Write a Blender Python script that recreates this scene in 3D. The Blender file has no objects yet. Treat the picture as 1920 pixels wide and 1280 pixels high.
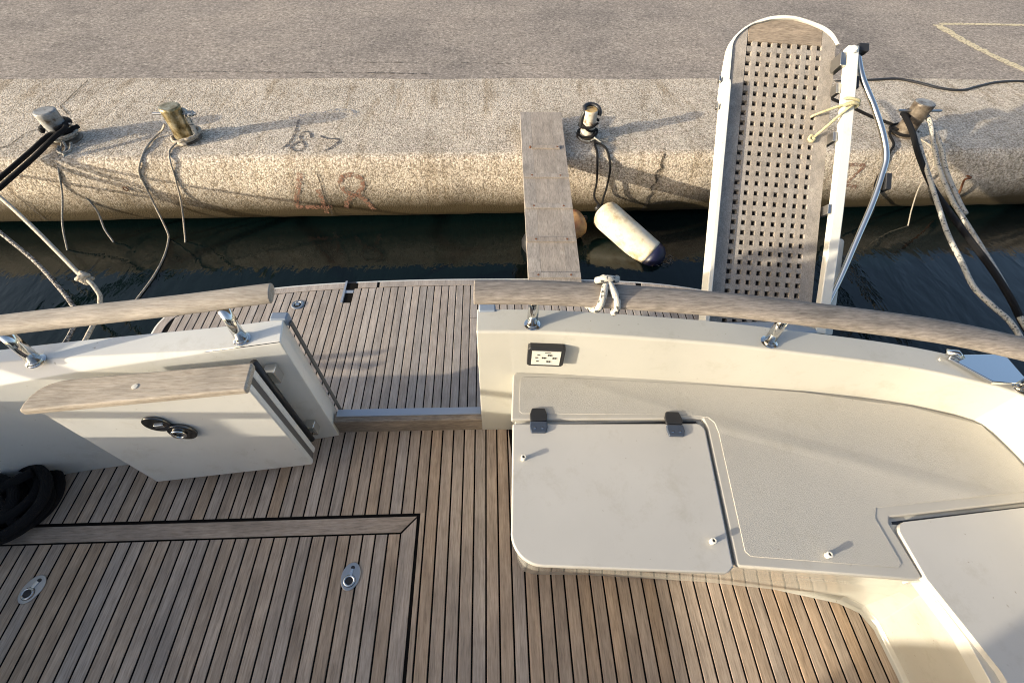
import bpy, bmesh, math, random
from mathutils import Vector, Matrix
random.seed(7)
S = bpy.context.scene
C = S.collection

# ------------------------------------------------------------------ camera
PXF = 838.05                      # focal length for a 1920 px wide frame
cam_d = bpy.data.cameras.new('camera')
cam_d.sensor_width = 36.0
cam_d.lens = PXF / 1920 * 36.0
cam_d.clip_start = 0.02
cam_d.clip_end = 2000
cam = bpy.data.objects.new('camera', cam_d)
C.objects.link(cam)
ax = Vector((0.999, -0.036, 0.0266)).normalized()
az = Vector((-0.043, -0.6076, 0.7931)).normalized()
ay = az.cross(ax).normalized(); ax = ay.cross(az).normalized()
M = Matrix((ax, ay, az)).transposed().to_4x4()
M.translation = (0, 0, 1.916)
cam.matrix_world = M
S.camera = cam

# ------------------------------------------------------------------ sky, sun, exposure
SUN_EL, SUN_AZ = math.radians(12.0), math.radians(19.5)   # light travels towards +X, 19.5 degrees towards +Y
sd = Vector((math.cos(SUN_EL) * math.cos(SUN_AZ), math.cos(SUN_EL) * math.sin(SUN_AZ), -math.sin(SUN_EL)))
W = bpy.data.worlds.new('World'); S.world = W; W.use_nodes = True
nt = W.node_tree; nt.nodes.clear()
sky = nt.nodes.new('ShaderNodeTexSky'); sky.sky_type = 'NISHITA'; sky.sun_disc = False
sky.sun_elevation = SUN_EL
sky.sun_rotation = math.atan2(-sd.x, -sd.y)
sky.air_density = 0.8; sky.dust_density = 4.0; sky.ozone_density = 0.8
bg = nt.nodes.new('ShaderNodeBackground'); bg.inputs[1].default_value = 0.15
wo = nt.nodes.new('ShaderNodeOutputWorld')
nt.links.new(sky.outputs[0], bg.inputs[0]); nt.links.new(bg.outputs[0], wo.inputs[0])
sun_d = bpy.data.lights.new('sun', 'SUN'); sun_d.energy = 3.7; sun_d.angle = math.radians(0.6)
sun_d.color = (1.0, 0.88, 0.69)
sun = bpy.data.objects.new('sun', sun_d); C.objects.link(sun)
sun.rotation_euler = sd.to_track_quat('-Z', 'Y').to_euler(); sun.location = (-6, -3, 6)
S.view_settings.view_transform = 'Standard'; S.view_settings.look = 'None'
S.view_settings.exposure = 1.05; S.view_settings.gamma = 1.0
S.view_settings.use_curve_mapping = False
S.cycles.filter_width = 1.05
S.cycles.caustics_reflective = False; S.cycles.caustics_refractive = False

# ------------------------------------------------------------------ materials
MATS = {}
def new_mat(name, color=(0.5, 0.5, 0.5), rough=0.5, metal=0.0):
    m = bpy.data.materials.new(name); m.use_nodes = True
    b = m.node_tree.nodes['Principled BSDF']
    b.inputs['Base Color'].default_value = (*color, 1); b.inputs['Roughness'].default_value = rough
    b.inputs['Metallic'].default_value = metal
    MATS[name] = m
    return m, m.node_tree, b
def nd(t, kind, **kw):
    n = t.nodes.new(kind)
    for k, v in kw.items():
        if isinstance(k, str) and k.startswith('i_'): n.inputs[k[2:].replace('_', ' ')].default_value = v
        else: setattr(n, k, v)
    return n
def coords(t, scale=(1, 1, 1), kind='Object', loc=None):
    tc = nd(t, 'ShaderNodeTexCoord'); mp = nd(t, 'ShaderNodeMapping')
    mp.inputs['Scale'].default_value = scale
    t.links.new(tc.outputs[kind], mp.inputs['Vector'])
    return mp
def noise(t, vec, scale, detail=4, rough=0.6, dist=0.0):
    n = nd(t, 'ShaderNodeTexNoise'); n.inputs['Scale'].default_value = scale
    n.inputs['Detail'].default_value = detail; n.inputs['Roughness'].default_value = rough
    n.inputs['Distortion'].default_value = dist
    t.links.new(vec, n.inputs['Vector']); return n
def ramp(t, fac, stops):
    r = nd(t, 'ShaderNodeValToRGB'); e = r.color_ramp.elements
    while len(e) < len(stops): e.new(0.5)
    for el, (p, c) in zip(e, stops): el.position = p; el.color = (*c, 1) if len(c) == 3 else c
    t.links.new(fac, r.inputs[0]); return r
def mix(t, fac, a, b, mode='MIX'):
    n = nd(t, 'ShaderNodeMix', data_type='RGBA', blend_type=mode)
    for sock, v in ((n.inputs[0], fac), (n.inputs[6], a), (n.inputs[7], b)):
        if hasattr(v, 'is_linked') or hasattr(v, 'links'): t.links.new(v, sock)
        else: sock.default_value = v if not isinstance(v, tuple) else (*v, 1)
    return n
def bump(t, b, height, strength=0.3, dist=0.01):
    n = nd(t, 'ShaderNodeBump'); n.inputs['Strength'].default_value = strength; n.inputs['Distance'].default_value = dist
    t.links.new(height, n.inputs['Height']); t.links.new(n.outputs[0], b.inputs['Normal']); return n

def wood(name, dark, mid, light, along='Y', rough=0.72, rnd=0.35, grain=1.0, knots=False):
    m, t, b = new_mat(name, mid, rough)
    oi = nd(t, 'ShaderNodeObjectInfo')
    tc = nd(t, 'ShaderNodeTexCoord')
    off = nd(t, 'ShaderNodeVectorMath', operation='SCALE'); off.inputs[0].default_value = (3.7, 9.1, 5.3)
    t.links.new(oi.outputs['Random'], off.inputs['Scale'])
    add = nd(t, 'ShaderNodeVectorMath', operation='ADD')
    t.links.new(tc.outputs['Object'], add.inputs[0]); t.links.new(off.outputs[0], add.inputs[1])
    mp = nd(t, 'ShaderNodeMapping'); t.links.new(add.outputs[0], mp.inputs['Vector'])
    sc = {'Y': (1, .07, 1), 'X': (.11, 1, 1)}[along]
    mp.inputs['Scale'].default_value = sc
    n1 = noise(t, mp.outputs[0], 190 * grain, 5, .7)
    n2 = noise(t, mp.outputs[0], 30 * grain, 3, .6, .6)
    big = noise(t, add.outputs[0], 5, 4, .6)
    c1 = ramp(t, n1.outputs['Fac'], [(.28, dark), (.5, mid), (.74, light)])
    c2 = ramp(t, n2.outputs['Fac'], [(.3, (.78, .78, .78)), (.7, (1.10, 1.09, 1.07))])
    mm = mix(t, 1.0, c1.outputs[0], c2.outputs[0], 'MULTIPLY')
    hv = nd(t, 'ShaderNodeHueSaturation')
    mr = nd(t, 'ShaderNodeMapRange'); mr.inputs['To Min'].default_value = 1 - rnd; mr.inputs['To Max'].default_value = 1 + rnd * .75
    t.links.new(oi.outputs['Random'], mr.inputs['Value']); t.links.new(mr.outputs[0], hv.inputs['Value'])
    ms = nd(t, 'ShaderNodeMath', operation='MULTIPLY_ADD'); ms.inputs[1].default_value = 7.31; ms.inputs[2].default_value = 0
    t.links.new(oi.outputs['Random'], ms.inputs[0])
    fr = nd(t, 'ShaderNodeMath', operation='FRACT'); t.links.new(ms.outputs[0], fr.inputs[0])
    mr2 = nd(t, 'ShaderNodeMapRange'); mr2.inputs['To Min'].default_value = .7; mr2.inputs['To Max'].default_value = 1.2
    t.links.new(fr.outputs[0], mr2.inputs['Value']); t.links.new(mr2.outputs[0], hv.inputs['Saturation'])
    t.links.new(mm.outputs[2], hv.inputs['Color'])
    bigc = ramp(t, big.outputs['Fac'], [(.3, (.80, .79, .78)), (.7, (1.12, 1.1, 1.08))])
    fin = mix(t, 1.0, hv.outputs[0], bigc.outputs[0], 'MULTIPLY')
    t.links.new(fin.outputs[2], b.inputs['Base Color'])
    bump(t, b, n1.outputs['Fac'], .35, .002)
    b.inputs['Specular IOR Level'].default_value = .3
    return m
wood('deck_teak', (.255, .198, .15), (.445, .352, .272), (.57, .466, .372), rnd=.075)
wood('deck_teak_cross', (.26, .21, .168), (.43, .352, .285), (.54, .45, .375), along='X', rnd=.05)
wood('platform_teak', (.27, .24, .218), (.40, .362, .335), (.51, .472, .445), rnd=.15)
wood('rail_teak', (.13, .108, .088), (.275, .235, .195), (.41, .36, .305), along='X', grain=1.1, rnd=.05)
wood('pale_teak', (.30, .26, .215), (.47, .42, .355), (.60, .555, .49), along='X', grain=1.1, rnd=.05)
wood('grating_teak', (.20, .18, .16), (.325, .30, .272), (.43, .40, .37), rnd=.06)
wood('gangplank_pine', (.20, .178, .16), (.33, .303, .278), (.42, .39, .362), grain=.8, rnd=.05)

m, t, b = new_mat('caulk', (.006, .0055, .005), .9); b.inputs['Specular IOR Level'].default_value = .1
def gel(name, col, rough, bumpy=0.0, scale=260, coat=.0):
    m, t, b = new_mat(name, col, rough)
    mp = coords(t)
    n = noise(t, mp.outputs[0], 2.2, 5, .6)
    lo = tuple(c * .92 for c in col); hi = tuple(min(1, c * 1.04) for c in col)
    r = ramp(t, n.outputs['Fac'], [(.3, lo), (.7, hi)])
    sp = noise(t, mp.outputs[0], 60, 2, .5)
    st = noise(t, mp.outputs[0], 7, 6, .8, .2)
    r3 = ramp(t, st.outputs['Fac'], [(.28, (.88, .865, .83)), (.46, (1, 1, 1))])
    r2a = ramp(t, sp.outputs['Fac'], [(.20, (.62, .58, .52)), (.27, (1, 1, 1))])
    r2 = mix(t, 1.0, r2a.outputs[0], r3.outputs[0], 'MULTIPLY')
    mm = mix(t, 1.0, r.outputs[0], r2.outputs[2], 'MULTIPLY')
    t.links.new(mm.outputs[2], b.inputs['Base Color'])
    if bumpy:
        v = nd(t, 'ShaderNodeTexVoronoi'); v.inputs['Scale'].default_value = scale
        t.links.new(mp.outputs[0], v.inputs['Vector'])
        bump(t, b, v.outputs['Distance'], bumpy, .002)
    b.inputs['Coat Weight'].default_value = coat; b.inputs['Coat Roughness'].default_value = .08
    return m
gel('gelcoat', (.535, .525, .47), .20, coat=.5)
gel('gelcoat_white_brightened', (.76, .755, .71), .20, coat=.4)  # port coaming and gate: lighter copy of gelcoat making up for weak sun
gel('nonskid', (.425, .41, .372), .62, .26, 380)
gel('lid_gelcoat', (.51, .497, .462), .36)
gel('seat_gelcoat', (.43, .415, .376), .45)
gel('passerelle_paint', (.74, .73, .66), .4)
m, t, b = new_mat('chrome', (.72, .72, .70), .10, 1.0)
m, t, b = new_mat('steel', (.48, .48, .47), .32, 1.0)
m, t, b = new_mat('alloy', (.42, .46, .52), .42, .6)
m, t, b = new_mat('dark_chrome', (.16, .16, .16), .12, 1.0)
m, t, b = new_mat('black_plastic', (.018, .019, .022), .45)
m, t, b = new_mat('blue_plastic', (.045, .06, .09), .4)
m, t, b = new_mat('grey_rubber', (.10, .095, .09), .6)
m, t, b = new_mat('panel_white', (.70, .68, .60), .4)
m, t, b = new_mat('grey_cap', (.22, .27, .35), .45)
m, t, b = new_mat('dark_glass', (.01, .012, .014), .05)
m, t, b = new_mat('rust', (.16, .065, .03), .85)
m, t, b = new_mat('black_rope', (.006, .006, .007), .7); b.inputs['Specular IOR Level'].default_value = .25
mp = coords(t, (1, 1, 1), 'UV'); w = nd(t, 'ShaderNodeTexWave', bands_direction='DIAGONAL'); w.inputs['Scale'].default_value = 18
t.links.new(mp.outputs[0], w.inputs['Vector']); bump(t, b, w.outputs['Fac'], .6, .004)

def rope_mat(name, base, fleck, flecks=.25, dirty=.0):
    m, t, b = new_mat(name, base, .8)
    mp = coords(t, (6, 26, 1), 'UV')
    br = nd(t, 'ShaderNodeTexChecker'); br.inputs['Scale'].default_value = 4
    t.links.new(mp.outputs[0], br.inputs['Vector'])
    br.inputs['Color1'].default_value = (*base, 1); br.inputs['Color2'].default_value = (*[c * .72 for c in base], 1)
    mp2 = coords(t, (7, 85, 1), 'UV')
    v = nd(t, 'ShaderNodeTexVoronoi'); v.inputs['Scale'].default_value = 1.5; t.links.new(mp2.outputs[0], v.inputs['Vector'])
    sepv = nd(t, 'ShaderNodeSeparateColor'); t.links.new(v.outputs['Color'], sepv.inputs[0])
    lt = nd(t, 'ShaderNodeMath', operation='LESS_THAN'); lt.inputs[1].default_value = flecks; t.links.new(sepv.outputs[0], lt.inputs[0])
    mm = mix(t, lt.outputs[0], br.outputs[0], fleck)
    t.links.new(mm.outputs[2], b.inputs['Base Color'])
    bump(t, b, br.outputs['Fac'], .7, .003)
    return m
rope_mat('rope_white', (.56, .54, .48), (.05, .055, .06), .13)
rope_mat('rope_beige', (.56, .50, .41), (.30, .26, .21), .25)
rope_mat('rope_grey', (.46, .44, .39), (.14, .13, .12), .3)
rope_mat('rope_cream', (.62, .57, .36), (.42, .38, .22), .2)
rope_mat('rope_checked', (.42, .39, .35), (.04, .04, .04), .5)

# asphalt of the quay road
m, t, b = new_mat('asphalt', (.2, .18, .165), .92)
mp = coords(t)
n1 = noise(t, mp.outputs[0], 34, 3, .85); n2 = noise(t, mp.outputs[0], .55, 5, .65); n3 = noise(t, coords(t, (.5, 1.6, 1)).outputs[0], 1.1, 6, .75, .4)
c1 = ramp(t, n1.outputs['Fac'], [(.30, (.085, .077, .07)), (.44, (.255, .23, .207)), (.56, (.335, .303, .275)), (.70, (.60, .545, .495))])
c2 = ramp(t, n2.outputs['Fac'], [(.3, (.70, .70, .71)), (.47, (1.0, .99, .98)), (.7, (1.18, 1.15, 1.11))])
c3 = ramp(t, n3.outputs['Fac'], [(.32, (.88, .87, .87)), (.62, (1.05, 1.04, 1.02))])
a = mix(t, 1.0, c1.outputs[0], c2.outputs[0], 'MULTIPLY'); a2 = mix(t, 1.0, a.outputs[2], c3.outputs[0], 'MULTIPLY')
t.links.new(a2.outputs[2], b.inputs['Base Color']); bump(t, b, n1.outputs['Fac'], .35, .006)
b.inputs['Specular IOR Level'].default_value = .2

# pebbled concrete of the quay edge
m, t, b = new_mat('quay_concrete', (.4, .36, .3), .9)
mp = coords(t)
v = nd(t, 'ShaderNodeTexVoronoi'); v.inputs['Scale'].default_value = 85; v.inputs['Randomness'].default_value = 1
t.links.new(mp.outputs[0], v.inputs['Vector'])
n1 = noise(t, mp.outputs[0], 48, 4, .85); n2 = noise(t, mp.outputs[0], .9, 6, .7)
sep = nd(t, 'ShaderNodeSeparateColor'); t.links.new(v.outputs['Color'], sep.inputs[0])
peb = ramp(t, sep.outputs[0], [(0, (.32, .282, .235)), (.35, (.56, .505, .43)), (.7, (.67, .61, .525)), (1, (.82, .76, .665))])
gap = ramp(t, v.outputs['Distance'], [(.45, (1, 1, 1)), (.78, (.60, .56, .50))])
nn = ramp(t, n1.outputs['Fac'], [(.28, (.46, .43, .40)), (.44, (.96, .96, .96)), (.7, (1.14, 1.14, 1.13))])
a = mix(t, 1.0, peb.outputs[0], gap.outputs[0], 'MULTIPLY'); a = mix(t, 1.0, a.outputs[2], nn.outputs[0], 'MULTIPLY')
big = ramp(t, n2.outputs['Fac'], [(.3, (.74, .73, .73)), (.5, (.97, .965, .96)), (.7, (1.08, 1.05, 1.02))])
a = mix(t, 1.0, a.outputs[2], big.outputs[0], 'MULTIPLY')
run = noise(t, coords(t, (7, 1.2, .7)).outputs[0], 1.0, 5, .7, .3)
runc = ramp(t, run.outputs['Fac'], [(.33, (.72, .68, .62)), (.48, (1, 1, 1))])
a = mix(t, 1.0, a.outputs[2], runc.outputs[0], 'MULTIPLY')
med = noise(t, mp.outputs[0], 4.5, 6, .75)
medc = ramp(t, med.outputs['Fac'], [(.32, (.80, .785, .76)), (.5, (1, 1, 1)), (.68, (1.08, 1.07, 1.06))])
a = mix(t, 1.0, a.outputs[2], medc.outputs[0], 'MULTIPLY')
# wet, weed-stained band just above the water (a tide mark of the wall itself)
sx = nd(t, 'ShaderNodeSeparateXYZ'); t.links.new(mp.outputs[0], sx.inputs[0])
wob = nd(t, 'ShaderNodeMath', operation='MULTIPLY_ADD'); wob.inputs[1].default_value = .16; t.links.new(n2.outputs['Fac'], wob.inputs[0]); t.links.new(sx.outputs['Z'], wob.inputs[2])
wob2 = nd(t, 'ShaderNodeMath', operation='MULTIPLY_ADD'); wob2.inputs[1].default_value = .10; t.links.new(n1.outputs['Fac'], wob2.inputs[0]); t.links.new(wob.outputs[0], wob2.inputs[2])
mr = nd(t, 'ShaderNodeMapRange'); mr.inputs['From Min'].default_value = -.44; mr.inputs['From Max'].default_value = -.20
t.links.new(wob2.outputs[0], mr.inputs['Value'])
a = mix(t, mr.outputs[0], (.055, .042, .022), a.outputs[2])
t.links.new(a.outputs[2], b.inputs['Base Color'])
hh = nd(t, 'ShaderNodeMath', operation='SUBTRACT'); t.links.new(n1.outputs['Fac'], hh.inputs[0]); t.links.new(v.outputs['Distance'], hh.inputs[1])
bump(t, b, hh.outputs[0], .45, .006); b.inputs['Specular IOR Level'].default_value = .2

# harbour water
m, t, b = new_mat('water', (.002, .0065, .0065), .02)
b.inputs['IOR'].default_value = 1.33
tc = coords(t, (1.6, .55, 1)); tc.inputs['Rotation'].default_value = (0, 0, math.radians(-38))
n1 = noise(t, tc.outputs[0], 3.6, 4, .55, .35); n2 = noise(t, coords(t).outputs[0], 9, 3, .55)
ad = nd(t, 'ShaderNodeMath', operation='MULTIPLY_ADD'); ad.inputs[1].default_value = .22
t.links.new(n2.outputs['Fac'], ad.inputs[0]); t.links.new(n1.outputs['Fac'], ad.inputs[2])
bump(t, b, ad.outputs[0], .4, .018)

# paint worn onto stone
def worn(name, col, cover=.5, scale=55, rough=.8):
    m, t, b = new_mat(name, col, rough)
    mp = coords(t); n = noise(t, mp.outputs[0], scale, 4, .75)
    r = ramp(t, n.outputs['Fac'], [(cover - .06, (0, 0, 0)), (cover + .06, (1, 1, 1))])
    t.links.new(r.outputs[0], b.inputs['Alpha'])
    return m
worn('paint_red', (.24, .125, .085), .505)
worn('paint_dark', (.08, .08, .09), .47)
worn('paint_blue', (.20, .23, .29), .55)
worn('paint_cream', (.66, .57, .38), .42, 30)
worn('crack', (.05, .042, .034), .47, 90)
worn('tar', (.06, .055, .05), .53, 25)

# fender vinyl and bollard paint
m, t, b = new_mat('fender_vinyl', (.74, .69, .55), .45)
mp = coords(t); n = noise(t, mp.outputs[0], 7, 5, .65); r = ramp(t, n.outputs['Fac'], [(.34, (.42, .31, .17)), (.5, (.72, .66, .50)), (.7, (.82, .79, .68))]); t.links.new(r.outputs[0], b.inputs['Base Color'])
m, t, b = new_mat('fender_blue', (.008, .010, .04), .45)
m, t, b = new_mat('fender_orange', (.34, .19, .09), .5)
mp = coords(t); n = noise(t, mp.outputs[0], 9, 5, .65); r = ramp(t, n.outputs['Fac'], [(.34, (.20, .07, .04)), (.6, (.42, .26, .12)), (.75, (.55, .45, .28))]); t.links.new(r.outputs[0], b.inputs['Base Color'])
def iron(name, a_, b_, c_, metal=.2, rough=.5):
    m, t, b = new_mat(name, b_, rough, metal)
    mp = coords(t); n = noise(t, mp.outputs[0], 16, 6, .7); r = ramp(t, n.outputs['Fac'], [(.33, a_), (.48, b_), (.66, c_)])
    t.links.new(r.outputs[0], b.inputs['Base Color']); bump(t, b, n.outputs['Fac'], .3, .006)
iron('iron_grey', (.10, .07, .045), (.25, .255, .25), (.36, .365, .36), .1)
iron('iron_brass', (.10, .07, .03), (.32, .25, .12), (.62, .56, .40), .65, .28)
iron('iron_white', (.12, .06, .03), (.55, .50, .42), (.70, .66, .58), .0)
iron('iron_brown', (.05, .036, .025), (.12, .098, .075), (.21, .18, .145), .25)
iron('rust_top', (.16, .09, .03), (.45, .30, .12), (.55, .42, .22), .0, .8)

# ------------------------------------------------------------------ geometry helpers
def obj(name, bm, mat, parent=None, smooth=False, bevel=0, segs=2, angle=35, recalc=True):
    if recalc: bmesh.ops.recalc_face_normals(bm, faces=bm.faces)
    me = bpy.data.meshes.new(name); bm.to_mesh(me); bm.free()
    me.materials.append(MATS[mat])
    o = bpy.data.objects.new(name, me); C.objects.link(o)
    if smooth: me.polygons.foreach_set('use_smooth', [True] * len(me.polygons))
    if bevel:
        md = o.modifiers.new('bevel', 'BEVEL'); md.width = bevel; md.segments = segs
        md.limit_method = 'ANGLE'; md.angle_limit = math.radians(angle); md.harden_normals = True
        me.polygons.foreach_set('use_smooth', [True] * len(me.polygons))
    if parent is not None:
        o.parent = parent; o.matrix_parent_inverse = parent_inv(parent)
    return o
def parent_inv(p):
    m = Matrix.Translation(p.location)
    q = p
    return m.inverted() if p.type == 'EMPTY' else Matrix.Identity(4)
def thing(name, label, cat, loc=(0, 0, 0), group=None):
    o = bpy.data.objects.new(name, None); C.objects.link(o); o.location = loc; o.empty_display_size = .05
    o['label'] = label; o['category'] = cat
    if group: o['group'] = group
    return o
def tag(o, label, cat, group=None):
    o['label'] = label; o['category'] = cat
    if group: o['group'] = group
    return o
def structure(o): o['kind'] = 'structure'; return o
def box(bm, x0, x1, y0, y1, z0, z1):
    vs = [bm.verts.new(p) for p in ((x0, y0, z0), (x1, y0, z0), (x1, y1, z0), (x0, y1, z0), (x0, y0, z1), (x1, y0, z1), (x1, y1, z1), (x0, y1, z1))]
    for f in ((0, 3, 2, 1), (4, 5, 6, 7), (0, 1, 5, 4), (1, 2, 6, 5), (2, 3, 7, 6), (3, 0, 4, 7)): bm.faces.new([vs[i] for i in f])
    return bm
def newbox(*a): return box(bmesh.new(), *a)
def obox(bm, o, u, v, w, ur, vr, wr):
    """box in the frame (o; u, v, w) with ranges ur, vr, wr"""
    o, u, v, w = Vector(o), Vector(u), Vector(v), Vector(w)
    vs = []
    for c in wr:
        for a, b_ in ((ur[0], vr[0]), (ur[1], vr[0]), (ur[1], vr[1]), (ur[0], vr[1])): vs.append(bm.verts.new(o + u * a + v * b_ + w * c))
    for f in ((0, 3, 2, 1), (4, 5, 6, 7), (0, 1, 5, 4), (1, 2, 6, 5), (2, 3, 7, 6), (3, 0, 4, 7)): bm.faces.new([vs[i] for i in f])
    return bm
def prism(bm, pts, z0, z1, pts2=None):
    lo = [bm.verts.new((p[0], p[1], z0)) for p in pts]; hi = [bm.verts.new((p[0], p[1], z1)) for p in (pts2 or pts)]
    n = len(lo)
    bm.faces.new(lo[::-1]); bm.faces.new(hi)
    for i in range(n): bm.faces.new((lo[i], lo[(i + 1) % n], hi[(i + 1) % n], hi[i]))
    return bm
def fprism(bm, fr, pts, w0, w1):
    o, u, v, w = [Vector(a) for a in fr]
    lo = [bm.verts.new(o + u * p[0] + v * p[1] + w * w0) for p in pts]; hi = [bm.verts.new(o + u * p[0] + v * p[1] + w * w1) for p in pts]
    n = len(lo); bm.faces.new(lo[::-1]); bm.faces.new(hi)
    for i in range(n): bm.faces.new((lo[i], lo[(i + 1) % n], hi[(i + 1) % n], hi[i]))
    return bm
def smooth_path(pts, n=6):
    """Catmull-Rom through the points"""
    P = [Vector(p) for p in pts]
    if len(P) < 3: return P
    out = []
    for i in range(len(P) - 1):
        p0 = P[max(0, i - 1)]; p1 = P[i]; p2 = P[i + 1]; p3 = P[min(len(P) - 1, i + 2)]
        for k in range(n):
            s = k / n
            out.append(.5 * ((2 * p1) + (p2 - p0) * s + (2 * p0 - 5 * p1 + 4 * p2 - p3) * s * s + (3 * p1 - p0 - 3 * p2 + p3) * s ** 3))
    out.append(P[-1]); return out
def tube(bm, pts, r, seg=10, cap=True, r1=None, closed=False):
    P = [Vector(p) for p in pts]; n = len(P)
    uvl = bm.loops.layers.uv.verify()
    T = []
    for i in range(n):
        a = P[(i - 1) % n] if (closed or i > 0) else P[i]; b_ = P[(i + 1) % n] if (closed or i < n - 1) else P[i]
        d = b_ - a; T.append(d.normalized() if d.length > 1e-9 else Vector((0, 0, 1)))
    ref = Vector((0, 0, 1)) if abs(T[0].z) < .9 else Vector((1, 0, 0))
    nrm = (ref - T[0] * ref.dot(T[0])).normalized()
    rings, L, dist = [], [], 0
    for i in range(n):
        if i: dist += (P[i] - P[i - 1]).length
        L.append(dist)
        nrm = (nrm - T[i] * nrm.dot(T[i])).normalized(); bn = T[i].cross(nrm)
        rr = r if r1 is None else r + (r1 - r) * i / (n - 1)
        rings.append([bm.verts.new(P[i] + (nrm * math.cos(2 * math.pi * k / seg) + bn * math.sin(2 * math.pi * k / seg)) * rr) for k in range(seg)])
    for i in range(n if closed else n - 1):
        j = (i + 1) % n
        l2 = L[j] if j else L[-1] + (P[0] - P[-1]).length
        for k in range(seg):
            k2 = (k + 1) % seg
            f = bm.faces.new((rings[i][k], rings[i][k2], rings[j][k2], rings[j][k]))
            for lp, uv in zip(f.loops, ((k / seg, L[i]), ((k + 1) / seg, L[i]), ((k + 1) / seg, l2), (k / seg, l2))): lp[uvl].uv = uv
    if cap and not closed: bm.faces.new(rings[0][::-1]); bm.faces.new(rings[-1])
    return bm
def lathe(bm, prof, o=(0, 0, 0), axis=(0, 0, 1), seg=24):
    """prof: list of (radius, height) from bottom to top"""
    o = Vector(o); a = Vector(axis).normalized(); ref = Vector((1, 0, 0)) if abs(a.x) < .9 else Vector((0, 1, 0))
    u = (ref - a * ref.dot(a)).normalized(); v = a.cross(u); rings = []
    for r, h in prof:
        if r < 1e-6: rings.append([bm.verts.new(o + a * h)])
        else: rings.append([bm.verts.new(o + a * h + (u * math.cos(2 * math.pi * k / seg) + v * math.sin(2 * math.pi * k / seg)) * r) for k in range(seg)])
    for A, B in zip(rings, rings[1:]):
        for k in range(seg):
            k2 = (k + 1) % seg
            if len(A) == 1 and len(B) == 1: continue
            if len(A) == 1: bm.faces.new((A[0], B[k2], B[k]))
            elif len(B) == 1: bm.faces.new((A[k], A[k2], B[0]))
            else: bm.faces.new((A[k], A[k2], B[k2], B[k]))
    if len(rings[0]) > 1: bm.faces.new(rings[0][::-1])
    if len(rings[-1]) > 1: bm.faces.new(rings[-1])
    return bm
def sweep(bm, path, secs, closed_sec=True):
    """secs[i]: list of 3-D points of the cross-section at station i"""
    rings = [[bm.verts.new(p) for p in s] for s in secs]; n = len(rings[0])
    for A, B in zip(rings, rings[1:]):
        for k in range(n if closed_sec else n - 1): bm.faces.new((A[k], A[(k + 1) % n], B[(k + 1) % n], B[k]))
    if closed_sec: bm.faces.new(rings[0][::-1]); bm.faces.new(rings[-1])
    return bm
def normals2d(P):
    """left-hand plan normals of a polyline"""
    out = []
    for i in range(len(P)):
        a = P[max(0, i - 1)]; b_ = P[min(len(P) - 1, i + 1)]
        d = Vector((b_[0] - a[0], b_[1] - a[1])).normalized(); out.append(Vector((-d.y, d.x)))
    return out
def resample(pts, step):
    P = smooth_path(pts, 40); out = [P[0]]; acc = 0
    for a, b_ in zip(P, P[1:]):
        acc += (b_ - a).length
        if acc >= step: out.append(b_); acc = 0
    if (out[-1] - P[-1]).length > step * .3: out.append(P[-1])
    else: out[-1] = P[-1]
    return out
def interp(tab, x):
    if x <= tab[0][0]: return tab[0][1]
    for (a, b_), (c, d) in zip(tab, tab[1:]):
        if x <= c: return b_ + (d - b_) * (x - a) / (c - a)
    return tab[-1][1]

# ------------------------------------------------------------------ the setting: water, quay, road
WZ, QZ = -.72, -.10
QS = .028                                     # the quay runs slightly askew to the boat
def qf(x): return 3.46 + QS * x               # plan line of the quay's front face
bm = bmesh.new()
vs = [bm.verts.new(p) for p in ((-160, -220, WZ), (160, -220, WZ), (160, 3.95 + QS * 160, WZ), (-160, 3.95 - QS * 160, WZ))]; bm.faces.new(vs)
structure(obj('water', bm, 'water'))
bm = bmesh.new()
prof = [(2.0, -1.9), (.55, -1.9), (.50, -.80), (.34, -.70), (.16, -.697), (.07, -.690), (.03, -.67), (.012, -.63), (.004, -.56), (.0, -.48), (-.002, -.40), (.002, -.32), (.008, -.25), (.016, -.19), (.026, -.150), (.042, -.122), (.066, -.106), (.10, QZ), (1.5, QZ), (1.505, -.14), (2.0, -.14)]
xs = [-60, -25, -12] + [-8 + .125 * i for i in range(129)] + [12, 25, 60]
rings = []
for x in xs:
    ring = []
    for k, (dy, z) in enumerate(prof):
        j = 0
        if 3 <= k <= 16 and -8 < x < 8: j = (random.random() - .5) * .007
        dyy = dy + j
        if k == 18 and -8 < x < 8: dyy += .012 * math.sin(x * 3.1) + .01 * (random.random() - .5)
        if k == 19 and -8 < x < 8: dyy += .03
        ring.append(bm.verts.new((x, qf(x) + dyy, z + j * .4)))
    rings.append(ring)
for A, B in zip(rings, rings[1:]):
    for k in range(len(prof) - 1): bm.faces.new((A[k], B[k], B[k + 1], A[k + 1]))
quay = structure(obj('quay', bm, 'quay_concrete'))
nq = len(prof) - 1
quay.data.polygons.foreach_set('use_smooth', [3 <= (i % nq) <= 16 for i in range(len(quay.data.polygons))])
bm = bmesh.new()
vs = [bm.verts.new(p) for p in ((-160, qf(-160) + 1.47, QZ - .006), (160, qf(160) + 1.47, QZ - .006), (160, 400, QZ - .006), (-160, 400, QZ - .006))]; bm.faces.new(vs)
road = structure(obj('road', bm, 'asphalt'))
def part_of(o, parent): o.parent = parent; return o
def qprof(dy):                                # height of the quay surface dy behind its front line
    tab = sorted([(p[0], p[1]) for p in prof[9:19]]); return interp(tab, dy)
def wall_y(z):
    tab = sorted([(p[1], p[0]) for p in prof[3:18]]); return interp(tab, z)
def on_quay(x, y, z, lift=.004):
    if z > QZ - .003: return Vector((x, y, qprof(y - qf(x)) + lift))
    return Vector((x, qf(x) + wall_y(z) - lift - .003, z))
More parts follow.
